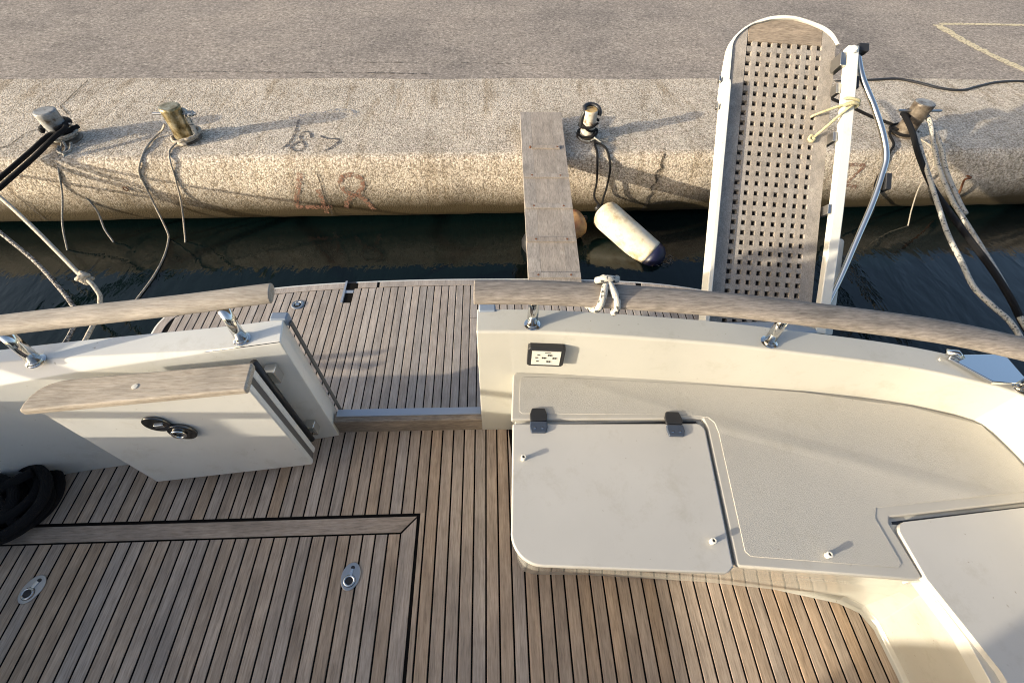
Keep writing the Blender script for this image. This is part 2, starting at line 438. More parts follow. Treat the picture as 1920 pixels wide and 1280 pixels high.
def ribbon(name, strokes, width, mat, parent, lift=.004):
    """flat painted strokes laid on the quay surface"""
    bm = bmesh.new()
    for st in strokes:
        P = smooth_path([Vector(p) for p in st], 5)
        for i, p in enumerate(P):
            a = P[max(0, i - 1)]; b_ = P[min(len(P) - 1, i + 1)]; d = (b_ - a).normalized()
            up = Vector((0, 0, 1)) if p.z > QZ - .003 else Vector((0, -1, 0))
            s = d.cross(up).normalized() * width * .5 * (1 + .25 * (random.random() - .5))
            l = bm.verts.new(on_quay(*(p + s), lift)); r = bm.verts.new(on_quay(*(p - s), lift))
            if i: bm.faces.new((pl, pr, r, l))
            pl, pr = l, r
    return obj(name, bm, mat, parent, recalc=False)
T_ = -.1
ribbon('painted_number', [[(-1.706, 4.062, T_), (-1.68, 3.835, T_), (-1.691, 3.654, T_), (-1.727, 3.575, T_)],
    [(-1.525, 3.754, T_), (-1.553, 3.837, T_), (-1.608, 3.853, T_), (-1.621, 3.769, T_), (-1.576, 3.688, T_), (-1.544, 3.624, T_), (-1.554, 3.561, T_), (-1.608, 3.552, T_), (-1.654, 3.6, T_), (-1.63, 3.671, T_), (-1.576, 3.688, T_)],
    [(-1.457, 3.788, T_), (-1.389, 3.747, T_), (-1.284, 3.724, T_), (-1.324, 3.6, T_), (-1.374, 3.55, T_)]], .022, 'paint_dark', quay)
ribbon('painted_number', [[(-1.5745, 3.41, -.219), (-1.646, 3.41, -.369), (-1.714, 3.41, -.528)], [(-1.719, 3.41, -.545), (-1.58, 3.41, -.547), (-1.41, 3.41, -.55)], [(-1.476, 3.41, -.372), (-1.473, 3.41, -.471), (-1.476, 3.41, -.62)],
    [(-1.285, 3.42, -.317), (-1.245, 3.42, -.261), (-1.173, 3.42, -.238), (-1.112, 3.42, -.258), (-1.087, 3.42, -.31), (-1.126, 3.42, -.387), (-1.187, 3.42, -.426), (-1.265, 3.42, -.496), (-1.29, 3.42, -.565)],
    [(-1.276, 3.42, -.346), (-1.241, 3.42, -.405), (-1.17, 3.42, -.426), (-1.112, 3.42, -.473), (-1.082, 3.42, -.53), (-1.052, 3.42, -.59)]], .040, 'paint_red', quay)
ribbon('painted_number', [[(3.156, 3.54, -.207), (3.242, 3.54, -.204), (3.335, 3.54, -.213), (3.315, 3.54, -.27), (3.285, 3.54, -.348), (3.262, 3.54, -.40)], [(3.262, 3.54, -.40), (3.33, 3.54, -.41), (3.40, 3.54, -.418)]], .032, 'paint_red', quay)
ribbon('paint_smear', [[(-1.80, 4.10, T_), (-1.62, 4.17, T_), (-1.45, 4.24, T_), (-1.30, 4.26, T_), (-1.22, 4.20, T_), (-1.24, 4.12, T_)]], .05, 'paint_blue', quay)
ribbon('crack_line', [[(-1.448, 3.42, -.203), (-1.439, 3.42, -.305), (-1.438, 3.42, -.44), (-1.431, 3.42, -.534), (-1.439, 3.42, -.67)]], .012, 'crack', quay)
ribbon('crack_line', [[(1.50, 3.62, T_), (1.469, 3.5, -.173), (1.49, 3.5, -.21), (1.446, 3.5, -.26), (1.472, 3.5, -.338), (1.44, 3.5, -.40), (1.462, 3.5, -.45), (1.437, 3.5, -.5025), (1.445, 3.5, -.56), (1.42, 3.5, -.66)]], .022, 'crack', quay)
ribbon('crack_line', [[(-3.9, 4.797, T_), (-3.885, 4.536, T_), (-3.864, 4.325, T_), (-3.859, 4.27, T_), (-3.70, 4.109, T_)], [(-3.78, 3.893, T_), (-3.877, 3.80, T_), (-3.89, 3.616, T_), (-3.95, 3.56, T_)]], .014, 'crack', quay)
ribbon('crack_line', [[(-3.917, 3.35, -.382), (-3.895, 3.35, -.486), (-3.883, 3.35, -.66)]], .016, 'crack', quay)
ribbon('crack_line', [[(-.95, 4.85, T_), (-.93, 4.45, T_), (-.945, 4.1, T_), (-.93, 3.72, T_)]], .003, 'crack', quay)
def flat_ribbon(name, pts, width, mat, z, parent):
    bm = bmesh.new(); P = smooth_path([Vector((p[0], p[1], z)) for p in pts], 8)
    for i, p in enumerate(P):
        a = P[max(0, i - 1)]; b_ = P[min(len(P) - 1, i + 1)]; d = (b_ - a).normalized(); s = d.cross(Vector((0, 0, 1))) * width * .5 * (1 + .5 * (random.random() - .5))
        l = bm.verts.new(p + s); r = bm.verts.new(p - s)
        if i: bm.faces.new((pl, pr, r, l))
        pl, pr = l, r
    return obj(name, bm, mat, parent, recalc=False)
flat_ribbon('road_marking', [(6.06, 6.83), (6.35, 6.845), (6.8, 6.85), (7.3, 6.85), (8.6, 6.86)], .075, 'paint_cream', QZ - .002, road)
flat_ribbon('road_marking', [(6.0, 6.80), (6.0, 6.5), (6.0, 6.21), (6.03, 5.95), (6.06, 5.72), (6.14, 5.39), (6.2, 5.2)], .13, 'paint_cream', QZ - .002, road)
flat_ribbon('tar_seam', [(-3.2, 5.03), (-2.0, 5.06), (-1.1, 5.07), (-.6, 5.06)], .02, 'tar', QZ - .002, road)
flat_ribbon('tar_seam', [(-2.4, 5.30), (-1.3, 5.33), (-.3, 5.36), (.6, 5.34)], .014, 'tar', QZ - .002, road)

# ------------------------------------------------------------------ the yacht
yacht = thing('motor_yacht', 'cream motor yacht moored stern to the quay with teak cockpit', 'yacht', (0, 0, -.6))
# inner plan line of the aft coaming: port (left) and starboard (right) of the stern gate
PORT = [(-.712, .937), (-.92, .905), (-1.166, .876), (-1.40, .848), (-1.60, .818), (-1.87, .775), (-2.06, .70), (-2.20, .57), (-2.27, .40), (-2.30, .15), (-2.33, -.4), (-2.36, -1.4), (-2.36, -3.2)]
STBD = [(-.055, .951), (.14, .947), (.32, .934), (.68, .902), (1.03, .862), (1.40, .812), (1.62, .760), (1.765, .705), (1.815, .60), (1.835, .48), (1.87, .1), (1.90, -.5), (1.92, -1.4), (1.92, -3.2)]
PZ = [(0, .705), (9, .69)]
SZ = [(-1, .73), (.35, .73), (.8, .72), (1.4, .685), (1.75, .665), (3, .66)]
def coaming(name, line, side, zf, cham):
    P = resample([(x, y, 0) for x, y in line], .06)
    N = normals2d(P); secs = []; out = []
    for i, (p, n) in enumerate(zip(P, N)):
        n = n * side
        z = zf(p); c, dz = cham(p)
        q = lambda d, zz: Vector((p.x + n.x * d, p.y + n.y * d, zz))
        secs.append([q(0, -.03), q(0, z - dz), q(c, z), q(.105, z), q(.108, -.95), q(.05, -.95)])
        out.append((p, n, z))
    bm = sweep(bmesh.new(), P, secs)
    o = obj(name, bm, 'gelcoat_white_brightened' if side < 0 else 'gelcoat', yacht, bevel=.014, segs=3, angle=28)  # port side brightened by colour, starboard keeps the plain gelcoat
    return o, out
pc, port_st = coaming('port_coaming', PORT, -1, lambda p: .705 - .004 * min(3, abs(p.x + .7)), lambda p: (.006 + .05 * min(1, max(0, (-.95 - p.x) / .7)), .006 + .055 * min(1, max(0, (-.95 - p.x) / .7))))
sc_, stbd_st = coaming('starboard_coaming', STBD, 1, lambda p: interp(SZ, p.x), lambda p: (.006, .006))
for o in (pc, sc_): o['label'] = 'cream moulded coaming round the aft cockpit'

# --- cockpit deck
deck = obj('cockpit_deck', newbox(-2.32, 1.50, -1.2, .99, -.06, -.0016), 'caulk', yacht)
P_ = .05; GAP = .0067
def plank(bm, x0, x1, y0, y1, zt, ya=None, th=.012, ch=.0012):
    """one board along Y with eased top edges; y1/ya are the far ends at x0 / x1"""
    ya = y1 if ya is None else ya
    prof = [(x0, zt - th), (x0, zt - ch), (x0 + ch, zt), (x1 - ch, zt), (x1, zt - ch), (x1, zt - th)]
    A = [bm.verts.new((x, y0, z)) for x, z in prof]
    B = [bm.verts.new((x, y1 + (ya - y1) * (x - x0) / (x1 - x0), z)) for x, z in prof]
    for k in range(6): bm.faces.new((A[k], A[(k + 1) % 6], B[(k + 1) % 6], B[k]))
    bm.faces.new(A[::-1]); bm.faces.new(B); return bm
pin = sorted((x, y) for x, y in PORT if y > .3)
HX1, HY1 = -.3185, .567                       # outer corner of the lift-out deck hatch
def far_end(x):
    if x < -.70: return interp(pin, x) + .05
    if x < .095: return .97
    return .43
for i in range(-47, 29):
    x0 = (i + 1.2595) * P_ + GAP / 2; x1 = x0 + P_ - GAP
    if x1 > 1.44: break
    if x0 < -2.28: continue
    zt = .0004 * random.random()
    if x1 <= HX1 - .002 or x0 < HX1 - .02: y0 = HY1 + .010
    else: y0 = -1.2
    if x0 < HX1 + .010 < x1:
        obj('plank', plank(bmesh.new(), HX1 + .010, x1, -1.2, HY1 + .0098, zt), 'deck_teak', deck); y0 = HY1 + .010
    obj('plank', plank(bmesh.new(), x0, x1, y0, far_end(x0), zt, far_end(x1)), 'deck_teak', deck)
# --- lift-out hatch in the deck: mitred frame boards, planks, two flush lifting rings
hatch = obj('deck_hatch', newbox(-1.98, HX1, -1.1, HY1, -.05, -.0013), 'caulk', yacht)
hatch['label'] = 'lift-out teak hatch with mitred border let into the cockpit deck'
HXi, HYi = -.3812, .503
bm = bmesh.new(); prism(bm, [(-1.98, HYi), (HXi - .002, HYi), (HX1 - .004, HY1 - .003), (-1.98, HY1 - .003)], -.012, .0012); obj('frame_board', bm, 'deck_teak_cross', hatch, bevel=.001, segs=1)
bm = bmesh.new(); prism(bm, [(HXi + .003, HYi - .006), (HXi + .003, -1.1), (HX1 - .003, -1.1), (HX1 - .003, HY1 - .010)], -.012, .0012); obj('frame_board', bm, 'deck_teak', hatch, bevel=.001, segs=1)
for i in range(-33, 0):
    x0 = (i - 7.6245) * P_ + GAP / 2
    obj('plank', plank(bmesh.new(), x0, x0 + P_ - GAP, -1.1, HYi - GAP, .0004 * random.random()), 'deck_teak', hatch)
def lifting_ring(x, y, ang):
    f = [Vector((x, y, .001)), Vector((math.cos(ang), math.sin(ang), 0)), Vector((-math.sin(ang), math.cos(ang), 0)), Vector((0, 0, 1))]
    ell = lambda a, b_, cx=0, cy=0, n=28: [(cx + a * math.cos(2 * math.pi * k / n), cy + b_ * math.sin(2 * math.pi * k / n)) for k in range(n)]
    o = obj('lifting_ring', fprism(bmesh.new(), f, ell(.036, .049), 0, .004), 'steel', hatch, bevel=.002, segs=2)
    g = bmesh.new(); fprism(g, f, ell(.021, .019, 0, -.016), .0035, .0046); fprism(g, f, [(-.009, -.004), (.009, -.004), (.009, .032), (.005, .037), (-.005, .037), (-.009, .032)], .0036, .0047)
    obj('recess', g, 'black_plastic', o) if False else None
    h = bmesh.new()
    ringp = [f[0] + f[1] * (.0185 * math.cos(a)) + f[2] * (-.016 + .0165 * math.sin(a)) + f[3] * .0055 for a in [2 * math.pi * k / 24 for k in range(24)]]
    tube(h, ringp, .0042, 8, closed=True)
    obox(h, f[0], f[1], f[2], f[3], (-.0055, .0055), (-.002, .026), (.0045, .0075))
    r = obj('pull', h, 'chrome', hatch, smooth=False)
    g = bmesh.new(); fprism(g, f, ell(.0135, .0115, 0, -.016), .004, .0049); fprism(g, f, ell(.008, .007, 0, .030), .004, .0050)
    fprism(g, f, ell(.024, .022, 0, -.016), .004, .0043)
    obj('finger_hole', g, 'black_plastic', hatch)
lifting_ring(-1.711, .342, -.35); lifting_ring(-.5524, .348, -.12)

# --- sill of the stern gateway
sill = obj('gate_sill', newbox(-.715, -.05, .952, 1.01, -.02, .098), 'rail_teak', yacht, bevel=.006)
obj('sill_strip', newbox(-.705, -.058, .978, 1.014, .09, .104), 'alloy', sill, bevel=.002)

# --- bench along the starboard quarter
BT = .48
bench = obj('bench_base', bmesh.new(), 'gelcoat', yacht)
def loft(levels, bm=None):
    bm = bm or bmesh.new(); R = [[bm.verts.new((x, y, z)) for x, y in pts] for pts, z in levels]
    n = len(R[0])
    for A, B in zip(R, R[1:]):
        for k in range(n): bm.faces.new((A[k], A[(k + 1) % n], B[(k + 1) % n], B[k]))
    bm.faces.new(R[0][::-1]); bm.faces.new(R[-1]); return bm
back = [(2.0, -1.2), (2.0, .72), (1.77, .73), (1.0, .90), (.3, .96), (.09, .98)]
foot = [(.074, .44), (.088, .372), (.108, .346), (.146, .334), (.353, .3255), (.805, .287), (1.067, .253), (1.32, .219), (1.385, .185), (1.412, .13), (1.42, .0), (1.425, -1.2)] + back
top = [(.058, .40), (.070, .345), (.092, .312), (.14, .296), (.353, .285), (.70, .262), (.99, .229), (1.225, .203), (1.268, .196), (1.30, .185), (1.325, -.02), (1.335, -1.2)] + back
lv = lambda s: [(a[0] + (b_[0] - a[0]) * s, a[1] + (b_[1] - a[1]) * s) for a, b_ in zip(foot, top)]
fil = lambda d: [(p[0] - d, p[1] - d) if 7 <= k <= 11 else p for k, p in enumerate(lv(.03))]
bm = loft([(fil(.022), 0.001), (fil(.010), .006), (lv(.05), .022), (lv(.62), .30), (lv(.70), .315), (lv(1), .462)])
bench.data.materials.clear(); bm.normal_update(); bmesh.ops.recalc_face_normals(bm, faces=bm.faces)
bm.to_mesh(bench.data); bm.free(); bench.data.materials.append(MATS['gelcoat'])
md = bench.modifiers.new('bevel', 'BEVEL'); md.width = .01; md.segments = 3; md.limit_method = 'ANGLE'; md.angle_limit = math.radians(25); md.harden_normals = True
bench.data.polygons.foreach_set('use_smooth', [True] * len(bench.data.polygons))
# the seat moulding: border with a textured panel, a fold rising to the back
seat_out = [(.758, .738), (.763, .70), (.715, .256), (.722, .2515), (1.235, .199), (1.258, .205), (1.245, .36), (1.256, .378), (1.83, .42), (1.86, .42), (1.835, .54), (1.80, .69), (1.765, .712), (1.555, .786), (1.172, .857), (.77, .905), (.32, .94), (.088, .951), (.075, .94), (.062, .748)]
def fold_h(x, y):
    a, b_ = Vector((.70, .745)), Vector((1.66, .415)); d = (b_ - a).normalized(); s = (x - a.x) * (-d.y) + (y - a.y) * d.x
    return .012 * max(0, min(1, (s + .0) / .25)) * max(0, min(1, (x - .6) / .4))
def fan(bm, pts, zfun, thick):
    from mathutils.geometry import tessellate_polygon
    hi = [bm.verts.new((x, y, zfun(x, y))) for x, y in pts]; lo = [bm.verts.new((x, y, zfun(x, y) - thick)) for x, y in pts]; n = len(pts)
    bm.faces.new(hi); bm.faces.new(lo[::-1])
    for i in range(n): bm.faces.new((lo[i], lo[(i + 1) % n], hi[(i + 1) % n], hi[i]))
    return bm
seat = obj('seat_moulding', fan(bmesh.new(), seat_out, lambda x, y: BT, .022), 'seat_gelcoat', yacht, bevel=.007, segs=3)
seat['label'] = 'cream moulded corner bench seat with textured non-skid panels'
def inset(pts, d):
    n = len(pts); out = []
    for i in range(n):
        a, p, c = Vector(pts[i - 1]), Vector(pts[i]), Vector(pts[(i + 1) % n])
        e1 = (p - a).normalized(); e2 = (c - p).normalized(); n1 = Vector((-e1.y, e1.x)); n2 = Vector((-e2.y, e2.x))
        b_ = (n1 + n2); b_ = b_ / max(.35, b_.length_squared) * 2
        out.append(p + b_ * d)
    return out
def panel_mesh(name, pts, parent, base=BT, h=.0022):
    """raised textured panel: outline subdivided on a grid so that the fold shows"""
    from mathutils.geometry import intersect_point_tri_2d
    bm = bmesh.new(); vs = [bm.verts.new((x, y, 0)) for x, y in pts]; f = bm.faces.new(vs)
    a, b_ = Vector((.55, .797)), Vector((1.9, .333)); d = (b_ - a).normalized(); nn = Vector((-d.y, d.x, 0))
    for off in (-.045, -.030, -.015, 0, .015, .03, .045, .10, .18):
        bmesh.ops.bisect_plane(bm, geom=bm.verts[:] + bm.edges[:] + bm.faces[:], plane_co=(a.x + nn.x * off, a.y + nn.y * off, 0), plane_no=nn)
    for v in bm.verts:
        s = (v.co.x - a.x) * nn.x + (v.co.y - a.y) * nn.y
        k = max(0, min(1, (v.co.x - .70) / .5))
        ridge = .0075 * max(0, 1 - (s / .045) ** 2) ** 2
        v.co.z = base + h + ridge * k + max(0, s) * .03 * k
    ex = bmesh.ops.extrude_face_region(bm, geom=bm.faces[:])
    for v in [g for g in ex['geom'] if isinstance(g, bmesh.types.BMVert)]: v.co.z = base - .008
    return obj(name, bm, 'nonskid', parent, bevel=.0012, segs=2, angle=50)
pan = [(.797, .68), (.752, .292), (.764, .278), (1.198, .233), (1.215, .245), (1.205, .375), (1.225, .408), (1.81, .448), (1.822, .46), (1.808, .56), (1.768, .685), (1.55, .763), (1.168, .835), (.77, .882), (.32, .918), (.110, .928), (.102, .915), (.092, .782), (.102, .772), (.70, .754), (.776, .742), (.794, .72)]
panel_mesh('nonskid_panel', pan, seat)
# --- locker lids
def lid(name, pts, z0, z1, mat, lab):
    o = obj(name, prism(bmesh.new(), pts, z0, z1), mat, yacht, bevel=.006, segs=3, angle=60); o['label'] = lab; return o
def arc(cx, cy, r, a0, a1, n=7): return [(cx + r * math.cos(math.radians(a0 + (a1 - a0) * k / n)), cy + r * math.sin(math.radians(a0 + (a1 - a0) * k / n))) for k in range(n + 1)]
lid_pts = [(.0665, .732), (.049, .372)] + arc(.143, .365, .095, 180, 268, 9) + [(.672, .234), (.684, .2375), (.703, .250), (.752, .686)] + arc(.722, .690, .030, 0, 85, 5) + [(.71, .7185)]
# dark recess seen in the shut line round the lid
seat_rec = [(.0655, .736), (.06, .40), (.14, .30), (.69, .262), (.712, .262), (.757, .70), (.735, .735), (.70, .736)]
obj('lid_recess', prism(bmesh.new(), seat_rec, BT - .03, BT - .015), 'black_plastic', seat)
l1 = lid('locker_lid', lid_pts, BT - .020, BT + .003, 'lid_gelcoat', 'smooth pale locker lid on two dark hinges with a rounded corner')
for hx, hy, a in ((.159, .737, -.03), (.644, .712, -.05)):
    f = (Vector((hx, hy, BT - .003)), Vector((math.cos(a), math.sin(a), 0)), Vector((-math.sin(a), math.cos(a), 0)), Vector((0, 0, 1)))
    h = obj('hinge', fprism(bmesh.new(), f, [(-.029, .002), (.029, .002), (.032, .026), (.025, .052), (-.022, .052), (-.030, .028)], 0, .013), 'black_plastic', l1, bevel=.004)
    fprism(g := bmesh.new(), f, [(-.028, -.045), (.024, -.045), (.031, -.024), (.030, -.001), (-.030, -.001), (-.032, -.022)], .002, .015)
    obj('hinge', g, 'blue_plastic', l1, bevel=.004)
    g = bmesh.new()
    for sx in (-.015, .012): lathe(g, [(.004, .014), (.004, .0158), (.0, .0162)], f[0] + f[1] * sx + f[2] * -.030, seg=10)
    obj('screw', g, 'chrome', l1)
def stud(x, y, z, parent):
    lathe(bm := bmesh.new(), [(.0085, 0), (.0085, .003), (.0070, .004), (.0070, .012), (.0088, .013), (.0092, .0175), (.0078, .019), (.0045, .019), (.0045, .013), (0, .013)], (x, y, z), (0, 0, 1), 16)
    o = obj('cushion_stud', bm, 'panel_white', parent, smooth=False)
    obj('stud_socket', lathe(bmesh.new(), [(.0042, 0), (.0042, .002), (0, .002)], (x, y, z + .0132), seg=12), 'black_plastic', parent)
stud(.098, .600, BT + .0025, l1); stud(.658, .321, BT + .0025, l1); stud(.995, .272, BT + .004, seat)
lid2_pts = [(1.327, -.02), (1.34, -1.2), (1.90, -1.2), (1.865, .10), (1.855, .404), (1.80, .400), (1.285, .360)] + arc(1.292, .324, .036, 100, 172, 6) + [(1.262, .20)]
l2 = lid('locker_lid', lid2_pts, BT - .034, BT + .008, 'lid_gelcoat', 'large plain locker lid on the starboard bench, lower right')
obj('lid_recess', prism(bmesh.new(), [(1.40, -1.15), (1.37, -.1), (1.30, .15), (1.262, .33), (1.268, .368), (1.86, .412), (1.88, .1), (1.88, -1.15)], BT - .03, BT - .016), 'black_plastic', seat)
# filler moulding between seat corner and lid
obj('seat_lip', loft([([(1.235, .197), (1.262, .20), (1.30, .06), (1.31, -1.2), (1.40, -1.2), (1.40, .35), (1.25, .36)], BT - .06), ([(1.252, .205), (1.258, .21), (1.30, .05), (1.315, -1.2), (1.40, -1.2), (1.40, .35), (1.252, .36)], BT - .012)]), 'gelcoat', seat, bevel=.006)

# --- switch panel on the aft coaming
f = (Vector((.190, .939, .618)), Vector((.997, -.065, 0)).normalized(), Vector((0, .0, 1)), Vector((-.065, -.997, 0)).normalized())
pnl = obj('control_panel', fprism(bmesh.new(), f, [(-.066, -.046), (-.058, -.054), (.058, -.054), (.066, -.046), (.066, .046), (.058, .054), (-.058, .054), (-.066, .046)], -.006, .020), 'black_plastic', yacht, bevel=.003)
obj('panel_face', fprism(bmesh.new(), f, [(-.051, -.040), (.051, -.040), (.051, .040), (-.051, .040)], .019, .0225), 'panel_white', pnl)
for bx, by in ((.012, .020), (-.008, .003), (.030, .003), (.010, -.018)):
    bm = bmesh.new(); obox(bm, f[0], f[1], f[2], f[3], (bx - .007, bx - .001), (by - .0035, by + .0035), (.022, .0245)); obox(bm, f[0], f[1], f[2], f[3], (bx + .001, bx + .007), (by - .0035, by + .0035), (.022, .0245))
    obj('button', bm, 'black_plastic', pnl)
for bx, by in ((-.028, .020), (-.030, -.018), (-.034, .003)):
    obj('button', obox(bmesh.new(), *f, (bx - .004, bx + .005), (by - .003, by + .003), (.022, .0236)), 'grey_rubber', pnl)
obj('panel_mark', obox(bmesh.new(), *f, (-.006, .016), (.031, .035), (.022, .0229)), 'grey_rubber', pnl)
# strike plate and caps on the gate posts
obj('strike_plate', newbox(-.0585, -.0545, .985, 1.005, .46, .62), 'steel', sc_)
obj('post_cap', newbox(-.048, .012, 1.040, 1.075, .70, .736), 'grey_cap', sc_, bevel=.006)
obj('post_cap', newbox(-.775, -.716, 1.032, 1.066, .672, .712), 'grey_cap', pc, bevel=.006)
obj('post_edge_strip', newbox(-.7125, -.7065, 1.030, 1.046, .02, .69), 'grey_rubber', pc)

# --- stern gate, swung open against the port coaming
hp, fp = Vector((-.772, .772, 0)), Vector((-1.392, .712, 0))
gu = (hp - fp).normalized(); gn = Vector((gu.y, -gu.x, 0))          # gn faces the cockpit
GW = (hp - fp).length
gf = (fp, gu, Vector((0, 0, 1)), gn)
gate = obj('stern_gate', fprism(bmesh.new(), gf, [(0, .062), (GW, .062), (GW, .675), (0, .675)], -.026, 0), 'gelcoat_white_brightened', yacht, bevel=.008, segs=3)  # gate colour lightened to offset its grazing sunlight
gate['label'] = 'cream stern gate with teak cap swung open against the coaming'
obj('gate_core', fprism(bmesh.new(), gf, [(.02, .066), (GW - .004, .066), (GW - .004, .672), (.02, .672)], -.052, -.0255), 'grey_rubber', gate)
obj('gate_back', fprism(bmesh.new(), gf, [(0, .062), (GW, .062), (GW, .675), (0, .675)], -.080, -.0515), 'gelcoat_white_brightened', gate, bevel=.006)
cap = bmesh.new()
cpts = [(GW + .004, .020), (GW + .004, -.080), (.10, -.080)] + [(-.012 + .11 * (1 - math.sin(a)), .020 - .10 * (1 - math.cos(a)) - .0) for a in [math.pi / 2 * (1 - k / 7) for k in range(8)]]
cpts = [(GW + .004, .020), (GW + .004, -.084), (.085, -.084), (.055, -.081), (.028, -.072), (.006, -.055), (-.008, -.032), (-.014, -.005), (-.014, .020)]
o_, u_, v_, w_ = [Vector(a) for a in (fp, gu, gn, (0, 0, 1))]
lo = [cap.verts.new(o_ + u_ * a + v_ * b_ + w_ * .678) for a, b_ in cpts]; hi = [cap.verts.new(o_ + u_ * a + v_ * b_ + w_ * .706) for a, b_ in cpts]
cap.faces.new(lo[::-1]); cap.faces.new(hi)
for i in range(len(lo)): cap.faces.new((lo[i], lo[(i + 1) % len(lo)], hi[(i + 1) % len(lo)], hi[i]))
obj('gate_cap', cap, 'pale_teak', gate, bevel=.008, segs=3)
obj('cap_plug', lathe(bmesh.new(), [(.009, 0), (.009, .002), (0, .0025)], fp + gu * .29 + gn * -.03 + Vector((0, 0, .7055)), seg=12), 'panel_white', gate)
def oval(cx, cz, a, b_, ang, n=26):
    return [(cx + a * math.cos(t) * math.cos(ang) - b_ * math.sin(t) * math.sin(ang), cz + a * math.cos(t) * math.sin(ang) + b_ * math.sin(t) * math.cos(ang)) for t in [2 * math.pi * k / n for k in range(n)]]
lat = obj('gate_latch', fprism(bmesh.new(), gf, oval(.268, .532, .038, .047, .25), 0, .012), 'dark_chrome', gate, bevel=.005, segs=3)
obj('gate_latch', fprism(bmesh.new(), gf, oval(.314, .466, .041, .050, .25), 0, .014), 'dark_chrome', gate, bevel=.005, segs=3)
h = bmesh.new(); rp = [fp + gu * (.306 + .019 * math.cos(a)) + Vector((0, 0, .468 + .022 * math.sin(a))) + gn * .018 for a in [2 * math.pi * k / 24 for k in range(24)]]
tube(h, rp, .005, 8, closed=True); obj('latch_ring', h, 'chrome', gate, smooth=True)
h = bmesh.new(); obox(h, *gf, (.262, .292), (.522, .540), (.009, .018)); obj('latch_tongue', h, 'chrome', gate, bevel=.003)
for z0 in (.11, .53):
    hg = obj('gate_hinge', newbox(-.800, -.760, .885, .926, z0, z0 + .07), 'chrome', gate, bevel=.003)
bm = bmesh.new(); tube(bm, [(-.800, .885, .07), (-.800, .885, .665)], .012, 10); obj('hinge_rod', bm, 'black_plastic', gate, smooth=True)


# --- teak handrails on chrome stanchions
def rail(name, st, i0, i1, dz, lab, mat, hw=.045, lift=lambda p: 0):
    secs = []
    t0 = (st[0][0] - st[1][0]).normalized() * (.035 if st[0][0].x < -.5 else .0)
    for k in range(i0 - 1, i1):
        p, n, z = st[max(k, 0)]
        if k < 0: p = p + (t0 if t0.length > 0 else Vector((-.004, 0, 0)))
        c = Vector((p.x + n.x * .052, p.y + n.y * .052, z + dz + lift(p)))
        prof = []
        for a in range(20):
            t = 2 * math.pi * a / 20; cx, sz = math.cos(t), math.sin(t)
            prof.append((hw * math.copysign(abs(cx) ** .75, cx), (.025 if sz > 0 else .015) * math.copysign(abs(sz) ** .85, sz)))
        secs.append([c + Vector((n.x * a, n.y * a, b_)) for a, b_ in prof])
    o = obj(name, sweep(bmesh.new(), None, secs), mat, yacht, smooth=True, bevel=.004, segs=2, angle=60); o['label'] = lab
    return o
RZ = .138
r_p = rail('handrail', port_st, 0, len(port_st), RZ, 'pale weathered teak handrail over the port coaming', 'pale_teak', .037, lambda p: .014 + .022 * max(0, min(1, (p.x + 1.5) / .75)))
r_s = rail('handrail', stbd_st, 0, len(stbd_st), RZ, 'brown weathered teak handrail over the starboard coaming', 'rail_teak', .049)
def stanchion(st, xt, yt, parent):
    p, n, z = min(st, key=lambda s: (s[0].x + s[1].x * .05 - xt) ** 2 + (s[0].y + s[1].y * .05 - yt) ** 2)
    b_ = Vector((p.x + n.x * .034, p.y + n.y * .034, z))
    top_ = Vector((p.x + n.x * .050, p.y + n.y * .050, z + RZ + .012)) - b_
    s = obj('stanchion', lathe(bmesh.new(), [(.0185, 0), (.0185, top_.length)], b_, top_, seg=20), 'chrome', parent, smooth=True)
    obj('stanchion_flange', lathe(bmesh.new(), [(.028, 0), (.028, .003), (.024, .005), (.0205, .006), (.0205, .009), (.0185, .010)], b_, seg=24), 'chrome', parent, smooth=False)
for xt, yt in ((-.85, .96), (-1.43, .88), (-2.03, .80), (-2.36, .3), (-2.4, -.6)): stanchion(port_st, xt, yt, r_p)
for xt, yt in ((.12, .985), (.95, .91), (1.80, .74), (1.93, .1), (1.96, -.7)): stanchion(stbd_st, xt, yt, r_s)
# chrome fairlead plate at the starboard corner
bm = bmesh.new(); prism(bm, [(1.60, .86), (1.585, .845), (1.675, .745), (1.80, .73), (1.80, .86)], .672, .688); obj('fairlead_plate', bm, 'chrome', sc_, bevel=.004)
bm = bmesh.new(); tube(bm, [(1.588, .868, .69), (1.612, .856, .70), (1.625, .84, .69)], .012, 10); obj('fairlead_horn', bm, 'chrome', sc_, smooth=True)

# --- swim platform
PLZ = -.30
EDGE = [(-2.095, 1.78), (-2.092, 1.87), (-2.06, 1.95), (-1.98, 2.015), (-1.835, 2.083), (-1.515, 2.16), (-1.17, 2.203), (-.815, 2.226), (-.45, 2.239), (-.12, 2.242), (.3, 2.240), (.75, 2.222), (1.15, 2.185), (1.5, 2.11), (1.74, 2.02), (1.86, 1.92), (1.90, 1.78)]
edge = [(v.x, v.y) for v in resample([(x, y, 0) for x, y in EDGE], .012)]
outl = [(-2.095, .95)] + edge + [(1.90, .80)]
def offs(pts, d):
    N = normals2d(pts); return [(p[0] + n.x * d, p[1] + n.y * d) for p, n in zip(pts, N)]
plat = obj('swim_platform', prism(bmesh.new(), [(-2.12, .9)] + offs(edge, .022) + [(1.925, .78)], PLZ - .11, PLZ - .004), 'gelcoat_white_brightened', yacht, bevel=.012, segs=3)
plat['label'] = 'swim platform planked in silvered teak behind the transom'
obj('caulking', prism(bmesh.new(), outl, PLZ - .012, PLZ - .0015), 'caulk', plat)
inn = offs(edge, -.050); inn2 = offs(edge, -.055)
cuts = [k for k in range(len(edge) - 1)]
